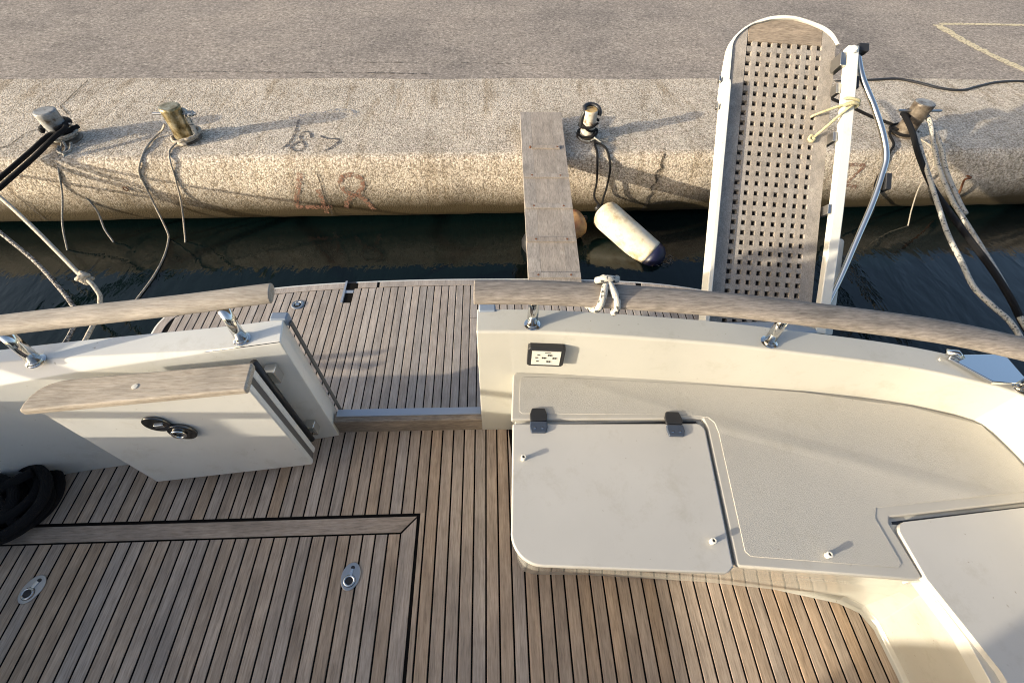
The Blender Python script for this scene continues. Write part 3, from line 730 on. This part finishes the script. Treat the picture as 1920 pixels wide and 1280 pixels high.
def border(k0, k1):
    secs = []
    for k in range(k0, k1 + 1):
        a, b_ = edge[k], inn[k]
        secs.append([Vector((a[0], a[1], PLZ - .012)), Vector((a[0], a[1], PLZ + .0015)), Vector((b_[0], b_[1], PLZ + .0015)), Vector((b_[0], b_[1], PLZ - .012))])
    return obj('border_board', sweep(bmesh.new(), None, secs), 'platform_teak', plat, bevel=.0015, segs=1, angle=60)
brk = [0] + [min(range(len(edge)), key=lambda k: abs(edge[k][0] - x)) for x in (-1.45, -1.005)]
seg2 = [min(range(len(edge)), key=lambda k: abs(edge[k][0] - x)) for x in (-.915, -.79)] + [min(range(len(edge)), key=lambda k: abs(edge[k][0] - x)) for x in (-.77, .1)] + [min(range(len(edge)), key=lambda k: abs(edge[k][0] - x)) for x in (.13, 1.0)] + [min(range(len(edge)), key=lambda k: abs(edge[k][0] - x)) for x in (1.04, 1.9)]
border(0, brk[1]); border(brk[1] , brk[2])
for a, b_ in zip(seg2[::2], seg2[1::2]):
    if b_ > a: border(a, b_)
ei = sorted((x, y) for x, y in inn2)
PP2 = .0492
for i in range(-40, 42):
    x0 = -.147 + i * PP2 + .0033; x1 = x0 + PP2 - .0066
    if x0 < -2.05 or x1 > 1.86: continue
    y1, ya = interp(ei, x0), interp(ei, x1)
    if -1.0 < (x0 + x1) / 2 < -.95: y1 = ya = 2.035           # plank stopped short by the slot
    if x0 > -.15 and x0 < -.10:
        obj('plank', plank(bmesh.new(), x0, x1, 1.895, y1, PLZ, ya), 'platform_teak', plat)
        obj('plank', plank(bmesh.new(), x0, x1, 1.0, 1.892, PLZ), 'platform_teak', plat); continue
    obj('plank', plank(bmesh.new(), x0, x1, 1.0 if x0 > -1.2 and x1 < 1.0 else .93, y1, PLZ + .0006 * random.random(), ya), 'platform_teak', plat)
obj('slot_frame', newbox(-1.003, -.990, 2.035, 2.235, PLZ - .02, PLZ + .004), 'alloy', plat)
obj('slot_well', newbox(-.989, -.932, 2.04, 2.232, PLZ - .03, PLZ - .0022), 'black_plastic', plat)
obj('slot_bar', newbox(-.989, -.935, 2.125, 2.150, PLZ - .01, PLZ + .001), 'alloy', plat)
rg = obj('deck_filler', lathe(bmesh.new(), [(.040, 0), (.040, .004), (.034, .007), (.026, .006), (.024, .003)], (-1.275, 2.02, PLZ), seg=28), 'steel', plat, smooth=False)
obj('filler_cap', lathe(bmesh.new(), [(.0235, .001), (.0235, .0035), (0, .0035)], (-1.275, 2.02, PLZ), seg=24), 'black_plastic', plat)
obj('filler_key', newbox(-1.287, -1.263, 2.012, 2.034, PLZ + .003, PLZ + .008), 'chrome', plat, bevel=.002)
# --- hull under the cockpit and cabin bulkhead forward of it (unseen, placed to cast the lower-right shadow, kept low for sky light)
hull = [(-2.30, -3.2), (-2.30, .2), (-2.2, .6), (-2.0, .80), (-.7, 1.02), (.3, 1.02), (1.6, .82), (1.85, .55), (1.92, -3.2)]
obj('hull', prism(bmesh.new(), hull, -1.2, -.065), 'gelcoat_white_brightened', yacht)
cab = obj('cabin', newbox(-2.02, 1.33, -3.2, -1.13, -.05, 1.36), 'gelcoat_white_brightened', yacht, bevel=.03)
obj('cabin_door', newbox(-.45, .35, -1.135, -1.115, .02, 1.26), 'dark_glass', cab)
obj('cabin_window', newbox(.50, 1.20, -1.135, -1.117, .55, 1.22), 'dark_glass', cab)
obj('cabin_window', newbox(-1.60, -.58, -1.135, -1.117, .55, 1.22), 'dark_glass', cab)
obj('side_deck', newbox(-2.3, -1.98, -3.2, -1.2, -.06, .0), 'nonskid', yacht)

# ------------------------------------------------------------------ passerelle (raised boarding ramp)
PO = Vector((1.678, 1.731, -.22)); PU = Vector((.9957, -.0914, -.016)).normalized(); PV = Vector((.0822, .789, .6089)); PV = (PV - PU * PV.dot(PU)).normalized(); PN = PU.cross(PV)
pas = thing('passerelle', 'raised teak grating passerelle with white side rails and chrome handrail', 'gangway', PO)
PF = (PO, PU, PV, PN)
SK = -.034                                     # slight splay of the ramp: its axis drifts left towards the boat
def sk(u, v): return (u + SK * (1.75 - v) / 1.6 * 1.0, v)
def pprism(pts, w0, w1, name, mat, parent=None, **k): return obj(name, fprism(bmesh.new(), PF, pts, w0, w1), mat, parent or pas, **k)
HU0, HP, HV1 = -.1815 , .0626, 1.774            # first hole column, pitch, top hole row
NC, NR = 8, 29
hole = .0295
def colu(c, v): return HU0 + c * HP + SK * (HV1 - v) / 1.575
V0, V1 = -.05, HV1 + HP * .5
def skew_bar(u0, u1, v0, v1, w0, w1, name, mat, parent=None, bevel=0):
    pts = [(u0 + SK * (HV1 - v0) / 1.575, v0), (u1 + SK * (HV1 - v0) / 1.575, v0), (u1 + SK * (HV1 - v1) / 1.575, v1), (u0 + SK * (HV1 - v1) / 1.575, v1)]
    return pprism(pts, w0, w1, name, mat, parent, bevel=bevel, segs=1)
topv = HV1 + hole / 2
grat = skew_bar(-.02, .06, V0 - .02, V0, -.03, -.005, 'grating_frame', 'grating_teak')
for c in range(NC - 1):
    skew_bar(HU0 + c * HP + hole / 2, HU0 + (c + 1) * HP - hole / 2, V0, topv, -.030, 0, 'slat', 'grating_teak', grat, .0006)
for r in range(NR):
    v1 = HV1 - r * HP - hole / 2; v0 = v1 - (HP - hole)
    if v0 < V0: break
    skew_bar(HU0 - hole / 2, HU0 + (NC - 1) * HP + hole / 2, v0, v1, -.030, -.0005, 'cross_slat', 'grating_teak', grat, .0006)
skew_bar(HU0 - hole, HU0 + (NC - 1) * HP + hole, V0, topv + .03, -.045, -.034, 'under_tray', 'black_plastic', grat)
# side boards and rounded head board
LU, RU = -.292, .362
arcT = [(-.322, 1.715), (-.310, 1.76), (-.285, 1.807), (-.225, 1.869), (-.144, 1.918), (-.046, 1.952), (.072, 1.960), (.174, 1.9405), (.278, 1.907), (.338, 1.864), (.379, 1.803)]
arcI = [(-.292, 1.74), (-.283, 1.78), (-.250, 1.83), (-.183, 1.886), (-.12, 1.91), (-.044, 1.932), (.08, 1.942), (.165, 1.925), (.262, 1.892), (.325, 1.85), (.362, 1.80)]
sl = lambda u, v: (u + SK * (HV1 - v) / 1.575, v)
pprism([sl(LU, V0), sl(HU0 - hole / 2 - .001, V0), (HU0 - hole / 2 - .001, 1.862), (-.183, 1.885), (-.250, 1.829), (-.283, 1.78), sl(LU, 1.70)][:2] + [(HU0 - hole / 2 - .001, 1.880), (-.250, 1.829), (-.283, 1.78), sl(LU, 1.70)], -.030, 0, 'side_board', 'grating_teak', grat, bevel=.002, segs=1)
ur = HU0 + (NC - 1) * HP + hole / 2 + .001
pprism([sl(ur, V0), sl(RU - .006, V0), sl(RU, 1.70), (.361, 1.80), (.325, 1.849), (ur, 1.888)], -.030, 0, 'side_board', 'grating_teak', grat, bevel=.002, segs=1)
hb = [(HU0 - hole / 2 + .001, topv + .001), (ur - .003, topv + .001), (ur - .003, 1.889), (.165, 1.924), (.08, 1.940), (-.044, 1.930), (-.12, 1.908), (HU0 - hole / 2 + .001, 1.880)]
pprism(hb, -.030, .0005, 'head_board', 'rail_teak', grat, bevel=.002, segs=1)
# white edging round the head, white side boards
bm = bmesh.new()
secs = [[PO + PU * a[0] + PV * a[1] + PN * -.034, PO + PU * a[0] + PV * a[1] + PN * .010, PO + PU * b_[0] + PV * b_[1] + PN * .010, PO + PU * b_[0] + PV * b_[1] + PN * -.034] for a, b_ in zip(smooth_path([(*p, 0) for p in arcT], 5), smooth_path([(*p, 0) for p in arcI], 5))]
sweep(bm, None, secs); obj('edging', bm, 'passerelle_paint', pas, bevel=.003)
pprism([(-.322, 1.715), (-.292, 1.74), sl(LU + .0, 1.36), sl(LU - .016, 1.36), sl(LU - .05, 1.42), sl(LU - .048, 1.5)], -.034, .012, 'edging', 'passerelle_paint', bevel=.004)
lb = pprism([sl(LU - .012, V0), sl(LU - .012, 1.47), sl(LU - .018, 1.5), sl(LU - .036, 1.5), sl(LU - .042, 1.47), sl(LU - .042, V0)], -.03, .070, 'side_rail', 'passerelle_paint', bevel=.006, segs=3)
for vv in (1.53, 1.36): obj('bolt', obox(bmesh.new(), *PF, (sl(LU - .070, vv)[0], sl(LU - .056, vv)[0]), (vv - .018, vv + .018), (-.01, .02)), 'steel', pas, bevel=.004)
# the raised arm on the right-hand side
bm = bmesh.new()
W1, W0 = .10, .03
armc = [(.405, 1.74), (.412, 1.50), (.412, 1.10), (.405, .75), (.396, .45), (.386, .20), (.372, -.02)]
secs = []
for k, (u0, v0) in enumerate(armc):
    s = k / 6; wz = W1 * (1 - s) + W0 * s; wd = .034
    secs.append([PO + PU * (u0 + a) + PV * v0 + PN * (wz + c) for a, c in ((-wd, -.05), (-wd, .0), (wd, .0), (wd, -.05))])
sweep(bm, None, secs); arm = obj('side_rail', bm, 'passerelle_paint', pas, bevel=.008, segs=3)
lathe(bm := bmesh.new(), [(.022, 0), (.022, .012), (.014, .018), (0, .018)], PO + PU * .40 + PV * 1.71 + PN * .098, PN, 20); obj('bolt', bm, 'passerelle_paint', pas, smooth=False)
obj('arm_bracket', obox(bmesh.new(), *PF, (.335, .372), (1.62, 1.70), (-.03, .09)), 'steel', pas, bevel=.004)
for vv in (1.50, 1.20, .75): obj('arm_bracket', obox(bmesh.new(), *PF, (.345, .372), (vv - .03, vv + .03), (-.03, .055)), 'steel', pas, bevel=.003)
obj('tube_clamp', obox(bmesh.new(), *PF, (.440, .505), (1.715, 1.765), (.04, .09)), 'black_plastic', pas, bevel=.006)
obj('tube_clamp', obox(bmesh.new(), *PF, (.445, .475), (1.50, 1.575), (.03, .07)), 'black_plastic', pas, bevel=.006)
tp = [(.462, 1.735), (.493, 1.575), (.5676, 1.378), (.623, 1.2134), (.652, 1.0808), (.6445, .9793), (.6143, .8082), (.5557, .585), (.4972, .3618), (.4486, .1898), (.40, .0)]
wv = [.05, .06, .08, .09, .09, .08, .06, .03, .0, -.03, -.06]
bm = bmesh.new(); tube(bm, smooth_path([PO + PU * a + PV * b_ + PN * w for (a, b_), w in zip(tp, wv)], 5), .0175, 16); obj('handrail_tube', bm, 'chrome', pas, smooth=True)
bm = bmesh.new(); tube(bm, smooth_path([PO + PU * (a + .028) + PV * b_ + PN * (w - .05) for (a, b_), w in zip(tp[7:], wv[7:])], 5), .010, 10); obj('support_rod', bm, 'chrome', pas, smooth=True)
obj('tube_joint', obox(bmesh.new(), *PF, (.656, .69), (.88, .98), (.03, .10)), 'black_plastic', pas, bevel=.005)
fprism(bm := bmesh.new(), PF, [(.44, -.02), (.44, .585), (.452, .603), (.528, .603), (.540, .588), (.505, -.02)], -.10, -.05); obj('motor_housing', bm, 'passerelle_paint', pas, bevel=.012, segs=3)
# foot bracket on the platform
obj('foot_bracket', newbox(1.33, 2.02, 1.66, 1.76, PLZ, -.20), 'steel', pas, bevel=.01)
# cream lashing from the arm to the grating
bm = bmesh.new(); q = lambda u, v, w: PO + PU * u + PV * v + PN * w
tube(bm, smooth_path([q(.43, 1.395, .105), (q(.34, 1.372, .07)), q(.25, 1.345, .02), q(.235, 1.34, -.01)], 5), .0075, 8)
tube(bm, smooth_path([q(.43, 1.385, .108), q(.36, 1.32, .08), q(.30, 1.255, .045), q(.245, 1.197, .008), q(.235, 1.18, -.015)], 5), .0085, 8)
tube(bm, smooth_path([q(.36, 1.41, .102), q(.40, 1.405, .115), q(.455, 1.40, .105), q(.458, 1.395, .05), q(.41, 1.39, .04), q(.36, 1.38, .06)], 5), .0085, 8)
tube(bm, smooth_path([q(.36, 1.365, .104), q(.41, 1.375, .116), q(.457, 1.38, .10), q(.455, 1.375, .05)], 5), .0085, 8)
tube(bm, smooth_path([q(.252, 1.205, .012), q(.235, 1.215, .016), q(.225, 1.195, .012), q(.245, 1.18, .014), q(.262, 1.20, .010)], 5), .009, 8)
tag(obj('lashing_rope', bm, 'rope_cream', smooth=True), 'yellowed cord lashing the passerelle rail to its grating', 'rope')

# ------------------------------------------------------------------ wooden plank gangway
A = Vector((.431, 2.17, -.252)); B = Vector((.447, 3.99, .026))
gv = (B - A).normalized(); guv = gv.cross(Vector((0, 0, 1))).normalized(); gnn = guv.cross(gv)
LEN = (B - A).length; GWD = .182
plk = thing('plank_gangway', 'grey weathered wooden plank with cross battens from platform to quay', 'gangway', A)
gfr = (A, guv, gv, gnn)
for k, (a, b_) in enumerate(((-GWD, -GWD * .503), (-GWD * .5, GWD * .48), (GWD * .483, GWD))):
    obj('board', obox(bmesh.new(), *gfr, (a, b_), (0, LEN), (-.035, 0)), 'gangplank_pine', plk, bevel=.0008, segs=1)
for k, s in enumerate((.05, .37, .70, 1.03, 1.37)):
    w0, w1 = ((-GWD + .004, GWD - .002) if k < 4 else (-GWD * .55, GWD * .72))
    c = obj('batten', obox(bmesh.new(), *gfr, (w0, w1), (s - .022, s + .022) if k < 4 else (s - .018, s + .018), (.001, .012)), 'gangplank_pine', plk, bevel=.001, segs=1)
    for uu in (-GWD * .62, GWD * .62):
        lathe(bm := bmesh.new(), [(.008, .0), (.008, .0135), (0, .0135)], A + guv * uu + gv * s, gnn, 10); obj('nail', bm, 'rust', plk)

# ------------------------------------------------------------------ bollards
def bollard(name, label, x, y, h, r, mat, topmat, bar=None, base=True, lip=.0):
    t_ = thing(name, label, 'bollard', (x, y, QZ), 'mooring bollards along the quay')
    prof = [(r * 1.02, -.02), (r * 1.02, .02), (r * .96, h * .35), (r * .97, h * .7), (r * (1.0 + lip), h * .93), (r * (1.0 + lip), h - .004), (r * (.96 + lip), h)]
    obj('post', lathe(bmesh.new(), prof, (x, y, QZ), seg=32), mat, t_, smooth=False).data.polygons.foreach_set('use_smooth', [len(p.vertices) == 4 for p in t_.children[0].data.polygons])
    obj('cap_plate', lathe(bmesh.new(), [(r * (.93 + lip), h - .002), (r * (.93 + lip), h + .002), (r * .82, h + .0035), (0, h + .003)], (x, y, QZ), seg=32), topmat, t_)
    if base: obj('foot_flange', lathe(bmesh.new(), [(r * 1.5, -.01), (r * 1.5, .012), (r * 1.35, .018), (r * 1.04, .022)], (x, y, QZ), seg=28), 'iron_brown', t_)
    if bar:
        zb, l0, l1, rb = bar
        bm = bmesh.new(); tube(bm, [(x - l0, y, QZ + zb), (x + l1, y, QZ + zb)], rb, 10); obj('cross_bar', bm, 'steel', t_, smooth=False)
    return t_
bollard('mooring_bollard', 'grey painted bollard with black mooring lines, leftmost on the quay', -3.502, 3.704, .235, .078, 'iron_grey', 'iron_grey', (.13, .10, .13, .010))
bollard('mooring_bollard', 'shiny brassy bollard with thin cross bar, second from the left', -2.546, 3.734, .265, .078, 'iron_brass', 'iron_brass', (.205, .16, .18, .010))
bollard('mooring_bollard', 'short rusty white bollard with black hose round its top beside the plank', .852, 3.815, .235, .062, 'iron_white', 'rust_top', None)
bollard('mooring_bollard', 'brown capped bollard with cross bar right of the passerelle', 3.823, 3.917, .275, .080, 'iron_brown', 'iron_grey', (.205, .20, .20, .011), lip=.04)

def rope(name, pts, r, mat, label, n=6, group=None, extra=(), seg=9):
    bm = bmesh.new(); tube(bm, smooth_path(pts, n), r, seg)
    for e in extra:
        tube(bm, smooth_path(e[0], n), e[1] if len(e) > 1 else r, seg)
    return tag(obj(name, bm, mat, smooth=True), label, 'rope', group)
def loop(x, y, z, r, a0=0, a1=360, tilt=0, n=22, wob=.004):
    return [Vector((x + (r + wob * math.sin(k * 2.3)) * math.cos(math.radians(a0 + (a1 - a0) * k / n)), y + (r + wob * math.cos(k * 1.7)) * math.sin(math.radians(a0 + (a1 - a0) * k / n)), z + tilt * math.cos(math.radians(a0 + (a1 - a0) * k / n)))) for k in range(n + 1)]
# black hose round the short bollard
bm = bmesh.new()
tube(bm, smooth_path([(.785, 3.80, .0), (.782, 3.80, .07), (.80, 3.80, .125), (.835, 3.765, .148)][:3] + [(.80, 3.845, .142), (.852, 3.885, .145), (.91, 3.86, .140), (.93, 3.815, .12), (.928, 3.80, .09)], 5), .017, 10)
tag(obj('rubber_hose', bm, 'black_plastic', smooth=True), 'black rubber hose hooked over the short rusty bollard', 'hose')
rope('fender_line', [(.79, 3.82, .03), (.82, 3.745, .005), (.87, 3.745, -.02), (.915, 3.80, -.03), (.89, 3.745, -.06), (.905, 3.70, -.085), (.90, 3.64, -.09), (.905, 3.55, -.10), (.906, 3.465, -.165), (.921, 3.435, -.31), (.915, 3.41, -.424), (.95, 3.36, -.47), (.985, 3.31, -.475)], .0095, 'black_rope', 'dark line hanging from the short bollard to the cream fender', extra=[([(.905, 3.69, -.085), (.965, 3.64, -.085), (.995, 3.56, -.095), (1.02, 3.465, -.18), (1.018, 3.43, -.332), (1.0, 3.40, -.439), (.98, 3.33, -.50)],), (loop(.852, 3.815, .02, .078, 0, 330, .02), .010), (loop(.852, 3.815, -.06, .085, 0, 350, .012), .010)])
rope('tie_cord', [(.775, 3.80, -.08), (.79, 3.73, -.082), (.85, 3.70, -.083), (.91, 3.72, -.07), (.95, 3.71, -.075), (1.01, 3.72, -.085), (1.03, 3.75, -.088), (.99, 3.765, -.088), (.93, 3.74, -.08), (.90, 3.72, -.06), (.93, 3.70, -.07), (.96, 3.69, -.085)], .007, 'rope_white', 'thin white cord knotted at the foot of the short bollard')

# fenders
def fender(name, label, a, b_, r, mat, endmat, group=None):
    a, b_ = Vector(a), Vector(b_); d = b_ - a; L = d.length
    t_ = thing(name, label, 'fender', a, group)
    obj('body', lathe(bmesh.new(), [(0, -.055), (r * .35, -.052), (r * .7, -.034), (r * .93, -.008), (r, .03), (r, L - .02), (r, L)], a, d, 32), mat, t_, smooth=True)
    obj('end_cap', lathe(bmesh.new(), [(r * 1.003, L + .001), (r * .96, L + .06), (r * .75, L + .10), (r * .4, L + .125), (0, L + .13)], a, d, 32), endmat, t_, smooth=True)
    obj('eye', lathe(bmesh.new(), [(.018, -.09), (.026, -.078), (.022, -.045)], a, d, 14), 'black_plastic', t_, smooth=True)
    return t_
fender('boat_fender', 'cream cylindrical fender with blue end afloat beside the plank', (.99, 3.26, -.50), (1.385, 2.955, -.70), .128, 'fender_vinyl', 'fender_blue')
fender('boat_fender', 'stained orange fender mostly hidden under the wooden plank', (.775, 3.25, -.585), (.40, 3.07, -.68), .128, 'fender_orange', 'black_plastic')
# weed fringe on the fender end
bm = bmesh.new()
for k in range(160):
    a = random.random() * 6.28; rr = .05 + .10 * random.random(); p = Vector((1.45 + rr * math.cos(a) * 1.1, 2.90 + rr * math.sin(a) * .7, WZ + .004 + .02 * random.random()))
    q2 = p + Vector((random.uniform(-.03, .03), random.uniform(-.03, .03), random.uniform(-.004, .012))); q3 = p + Vector((.008, .006, 0))
    bm.faces.new([bm.verts.new(v) for v in (p, q2, q3)])
o = obj('weed_fringe', bm, 'iron_brown', recalc=False); o['kind'] = 'stuff'; tag(o, 'dark weed growing round the sunken end of the cream fender', 'weed')

# ------------------------------------------------------------------ mooring lines, hanging ropes
rope('mooring_line', [(-3.39, 3.77, -.02), (-3.43, 3.66, -.015), (-3.52, 3.615, -.012), (-3.61, 3.43, -.062), (-3.735, 3.2, -.13), (-3.91, 2.88, -.225), (-4.2, 2.35, -.36)], .017, 'black_rope', 'upper of two thick black mooring lines at the leftmost bollard')
rope('mooring_line', [(-3.42, 3.70, .03), (-3.38, 3.63, .03), (-3.42, 3.53, .012), (-3.53, 3.36, -.06), (-3.69, 3.1, -.15), (-3.86, 2.82, -.245), (-4.13, 2.36, -.40)], .017, 'black_rope', 'lower of two thick black mooring lines at the leftmost bollard', extra=[(loop(-3.502, 3.704, .02, .098, -60, 230, .01), .020)])
knot = [(Vector((-2.615 + .03 * math.sin(k * 2.1) * (1 - k / 30), 2.165 + .024 * math.cos(k * 1.7), -.186 + .026 * math.sin(k * 1.3))),) for k in range(26)]
rope('mooring_line', [(-4.4, 3.5, .1), (-3.9516, 3.2, .014), (-3.518, 2.9, -.095), (-3.14, 2.6, -.12), (-2.90, 2.4, -.178), (-2.662, 2.2, -.189), (-2.586, 2.15, -.19), (-2.533, 2.1, -.22), (-2.513, 2.05, -.266), (-2.52, 1.9, -.33), (-2.5, 1.5, -.30), (-2.44, 1.0, .1)], .0135, 'rope_beige', 'beige braided mooring line with a knot left of the stern', extra=[([k[0] for k in knot], .013)])
rope('mooring_line', [(-4.5, 3.45, -.05), (-4.026, 3.1, -.16), (-3.652, 2.8, -.29), (-3.239, 2.5, -.319), (-3.0, 2.3, -.343), (-2.783, 2.1, -.36), (-2.71, 2.0, -.38), (-2.6, 1.6, -.30), (-2.46, .9, .1)], .0135, 'rope_checked', 'dark flecked mooring line below the knotted beige one', group=None)
rope('hanging_rope', [(-3.47, 3.64, -.06), (-3.46, 3.57, -.085), (-3.43, 3.47, -.10), (-3.44, 3.39, -.16), (-3.53, 3.33, -.37), (-3.588, 3.19, -.554), (-3.599, 3.06, -.72), (-3.65, 3.03, -.85)], .0072, 'rope_grey', 'frayed grey rope hanging into the water from the leftmost bollard', extra=[(loop(-3.502, 3.704, -.06, .10, 0, 340, .006), .012), (loop(-3.49, 3.70, -.04, .105, 40, 380, .006), .011), ([(-3.46, 3.62, -.05), (-3.41, 3.55, -.085), (-3.40, 3.48, -.09), (-3.45, 3.50, -.085), (-3.47, 3.56, -.08)], .010), ([(-3.39, 3.60, -.07), (-3.37, 3.53, -.09), (-3.39, 3.46, -.092)], .010)])
rope('hanging_rope', [(-3.40, 3.50, -.088), (-3.38, 3.43, -.12), (-3.395, 3.385, -.234), (-3.40, 3.375, -.40), (-3.362, 3.33, -.53), (-3.326, 3.23, -.643), (-3.277, 3.168, -.71), (-3.27, 3.15, -.75)], .0075, 'rope_grey', 'thin dark rope slanting right from the leftmost bollard into the water')
rope('hanging_rope', [(-2.66, 3.73, .02), (-2.74, 3.78, -.05), (-2.80, 3.74, -.088), (-2.80, 3.58, -.09), (-2.79, 3.42, -.115), (-2.84, 3.385, -.20), (-2.859, 3.37, -.344), (-2.85, 3.32, -.50), (-2.81, 3.22, -.66), (-2.812, 3.175, -.715), (-2.76, 2.968, -.714), (-2.74, 2.744, -.714), (-2.751, 2.535, -.714), (-2.773, 2.368, -.715)], .0080, 'rope_beige', 'beige rope from the brassy bollard trailing onto the water')
rope('hanging_rope', [(-2.57, 3.62, -.075), (-2.60, 3.58, -.09), (-2.59, 3.50, -.092), (-2.56, 3.41, -.12), (-2.59, 3.385, -.27), (-2.634, 3.34, -.465), (-2.658, 3.2, -.666), (-2.676, 3.09, -.80), (-2.70, 3.05, -.90)], .0070, 'rope_beige', 'straight beige rope hanging from the foot of the brassy bollard', extra=[(loop(-2.546, 3.734, -.075, .105, 20, 350, .006), .012), (loop(-2.53, 3.73, -.055, .11, -90, 110, .01), .012), ([(-2.56, 3.62, -.08), (-2.52, 3.60, -.08), (-2.49, 3.61, -.08)], .012)])
rope('hanging_rope', [(-2.50, 3.78, .11), (-2.46, 3.76, .12), (-2.445, 3.73, .08), (-2.44, 3.72, .0), (-2.44, 3.70, -.06)], .018, 'rope_white', 'white rope looped over the cross bar of the brassy bollard', extra=[(loop(-2.42, 3.735, .105, .03, 0, 360, 0), .012)])
rope('mooring_line', [(3.85, 4.00, .05), (3.75, 3.98, .05), (3.70, 3.90, .07), (3.64, 3.66, .05), (3.589, 3.4, -.015), (3.5725, 3.1, -.0965), (3.5355, 2.8, -.12), (3.503, 2.5, -.135), (3.53, 2.2, -.188), (3.513, 1.95, -.222), (3.64, 1.7, -.37), (3.4, 1.0, -.2), (2.2, .8, .3)], .021, 'black_rope', 'thick black mooring line from the right-hand bollard to the stern', extra=[(loop(3.823, 3.917, .06, .095, -20, 200, .0), .02)])
rope('mooring_line', [(3.90, 3.92, .06), (3.905, 3.83, .055), (3.86, 3.6, -.03), (3.838, 3.35, -.13), (3.756, 3.0, -.178), (3.739, 2.85, -.1965), (3.721, 2.5, -.25), (3.65, 2.15, -.271), (3.58, 1.85, -.30), (3.62, 1.6, -.37), (3.3, 1.0, -.2), (2.2, .75, .3)], .017, 'rope_white', 'white flecked mooring line right of the black one', extra=[([(3.93, 3.9, .05), (3.92, 3.6, -.03), (3.90, 3.35, -.135), (3.82, 3.0, -.185), (3.79, 2.85, -.20)], .017)])
rope('mooring_line', [(3.69, 3.66, .03), (3.62, 3.35, -.034), (3.498, 3.0, -.065), (3.425, 2.75, -.098), (3.351, 2.5, -.127), (3.30, 2.25, -.150), (3.231, 2.0, -.16), (3.285, 1.85, -.188), (3.375, 1.75, -.234), (3.4, 1.6, -.28), (3.0, 1.1, -.1), (2.1, .8, .3)], .0165, 'rope_white', 'white braided mooring line left of the black one')
rope('hanging_rope', [(3.74, 3.90, -.06), (3.72, 3.95, -.07), (3.66, 3.88, -.085), (3.60, 3.70, -.088), (3.52, 3.60, -.10), (3.53, 3.56, -.236), (3.556, 3.55, -.39), (3.64, 3.47, -.59), (3.65, 3.44, -.74)], .010, 'black_rope', 'thin black rope hanging from the right-hand bollard behind the chrome tube', extra=[(loop(3.81, 3.92, -.07, .11, 30, 330, .006), .011), ([(3.72, 3.98, -.05), (3.55, 4.05, -.02), (3.3, 4.12, .05), (3.0, 4.2, .12), (2.6, 4.1, .2)], .013)])
rope('hanging_rope', [(3.90, 3.78, -.085), (3.91, 3.62, -.088), (3.95, 3.53, -.20), (3.965, 3.52, -.383), (3.999, 3.452, -.582), (4.009, 3.372, -.7065), (4.02, 3.35, -.76)], .0055, 'rope_beige', 'thin pale cord dangling below the right-hand bollard')
rope('shore_cable', [(3.7, 5.0, QZ + .002), (4.16, 5.03, QZ + .012), (4.42, 5.06, QZ + .012), (4.60, 4.963, QZ + .014), (4.7625, 4.84, QZ + .014), (4.97, 4.796, QZ + .014), (5.21, 4.89, QZ + .014), (5.463, 4.987, QZ + .014), (5.68, 5.033, QZ + .012), (5.87, 5.038, QZ + .012), (6.6, 5.0, QZ + .012), (8.0, 5.3, QZ + .012)], .012, 'black_plastic', 'black cable snaking along the joint between quay and road')
bpy.data.objects['shore_cable']['category'] = 'cable'
rope('rusty_hook', [(4.516, 3.60, -.60), (4.42, 3.53, -.46), (4.31, 3.49, -.315), (4.345, 3.50, -.30), (4.40, 3.53, -.31), (4.42, 3.60, -.33)], .009, 'rust', 'rusty bent iron bar sticking out of the quay wall', n=3)
bpy.data.objects['rusty_hook']['category'] = 'hook'
bm = bmesh.new(); tube(bm, [Vector((-3.02 + .016 * math.cos(k * math.pi / 8), 3.362, -.335 + .016 * math.sin(k * math.pi / 8))) for k in range(16)], .004, 6, closed=True)
tag(obj('iron_ring', bm, 'rust', smooth=True), 'small rusty iron ring set in the quay wall at left', 'ring')
# rope end tied over the starboard handrail
rope('rope_loop', [(.300, .975, .845), (.322, .944, .850), (.335, .930, .868), (.345, .945, .893), (.358, .985, .905), (.374, 1.03, .899), (.380, 1.052, .870), (.375, 1.035, .845)], .0115, 'rope_white', 'short white flecked rope hitched over the teak handrail', extra=[([(.375, 1.035, .845), (.365, 1.052, .875), (.368, 1.03, .899), (.378, .985, .906), (.390, .945, .893), (.393, .928, .868), (.386, .93, .845)],), ([(.338, 1.025, .897), (.355, 1.012, .916), (.378, 1.012, .917), (.400, 1.022, .902), (.41, 1.045, .885)],)])
# black rope coil dropped on the deck at far left
bm = bmesh.new()
cx, cy = -1.955, .645
for k in range(7):
    pts = []
    rr = .142 - .02 * (k % 4) + .012 * random.random(); ex = .035 * math.sin(k * 1.9); ey = .03 * math.cos(k * 2.7)
    ta, tb = .02 * math.sin(k * 2), .018 * math.cos(k * 3)
    for a in range(30):
        t_ = 2 * math.pi * a / 30
        pts.append(Vector((cx + ex + rr * 1.05 * math.cos(t_), cy + ey + rr * .92 * math.sin(t_), .024 + .016 * k + ta * math.cos(t_) + tb * math.sin(t_) * .8)))
    tube(bm, pts, .019, 9, closed=True)
tube(bm, smooth_path([(cx + .10, cy + .10, .12), (cx + .03, cy + .03, .13), (cx - .05, cy - .06, .12), (cx - .13, cy - .12, .06)], 6), .019, 9)
tube(bm, smooth_path([(cx - .11, cy + .09, .12), (cx - .02, cy + .04, .135), (cx + .07, cy - .04, .12), (cx + .12, cy - .10, .05)], 6), .019, 9)
tag(obj('rope_coil', bm, 'black_rope', smooth=True), 'black rope coiled on the teak deck at the far left', 'rope')

for o in list(C.objects):
    if o.parent is None:
        k = o.name.split('.')[0]
        if k == 'mooring_line': o['group'] = 'mooring lines between the yacht and the quay'
        elif k == 'hanging_rope': o['group'] = 'ropes hanging from the bollards'
        elif k == 'boat_fender': o['group'] = 'fenders between yacht and quay'
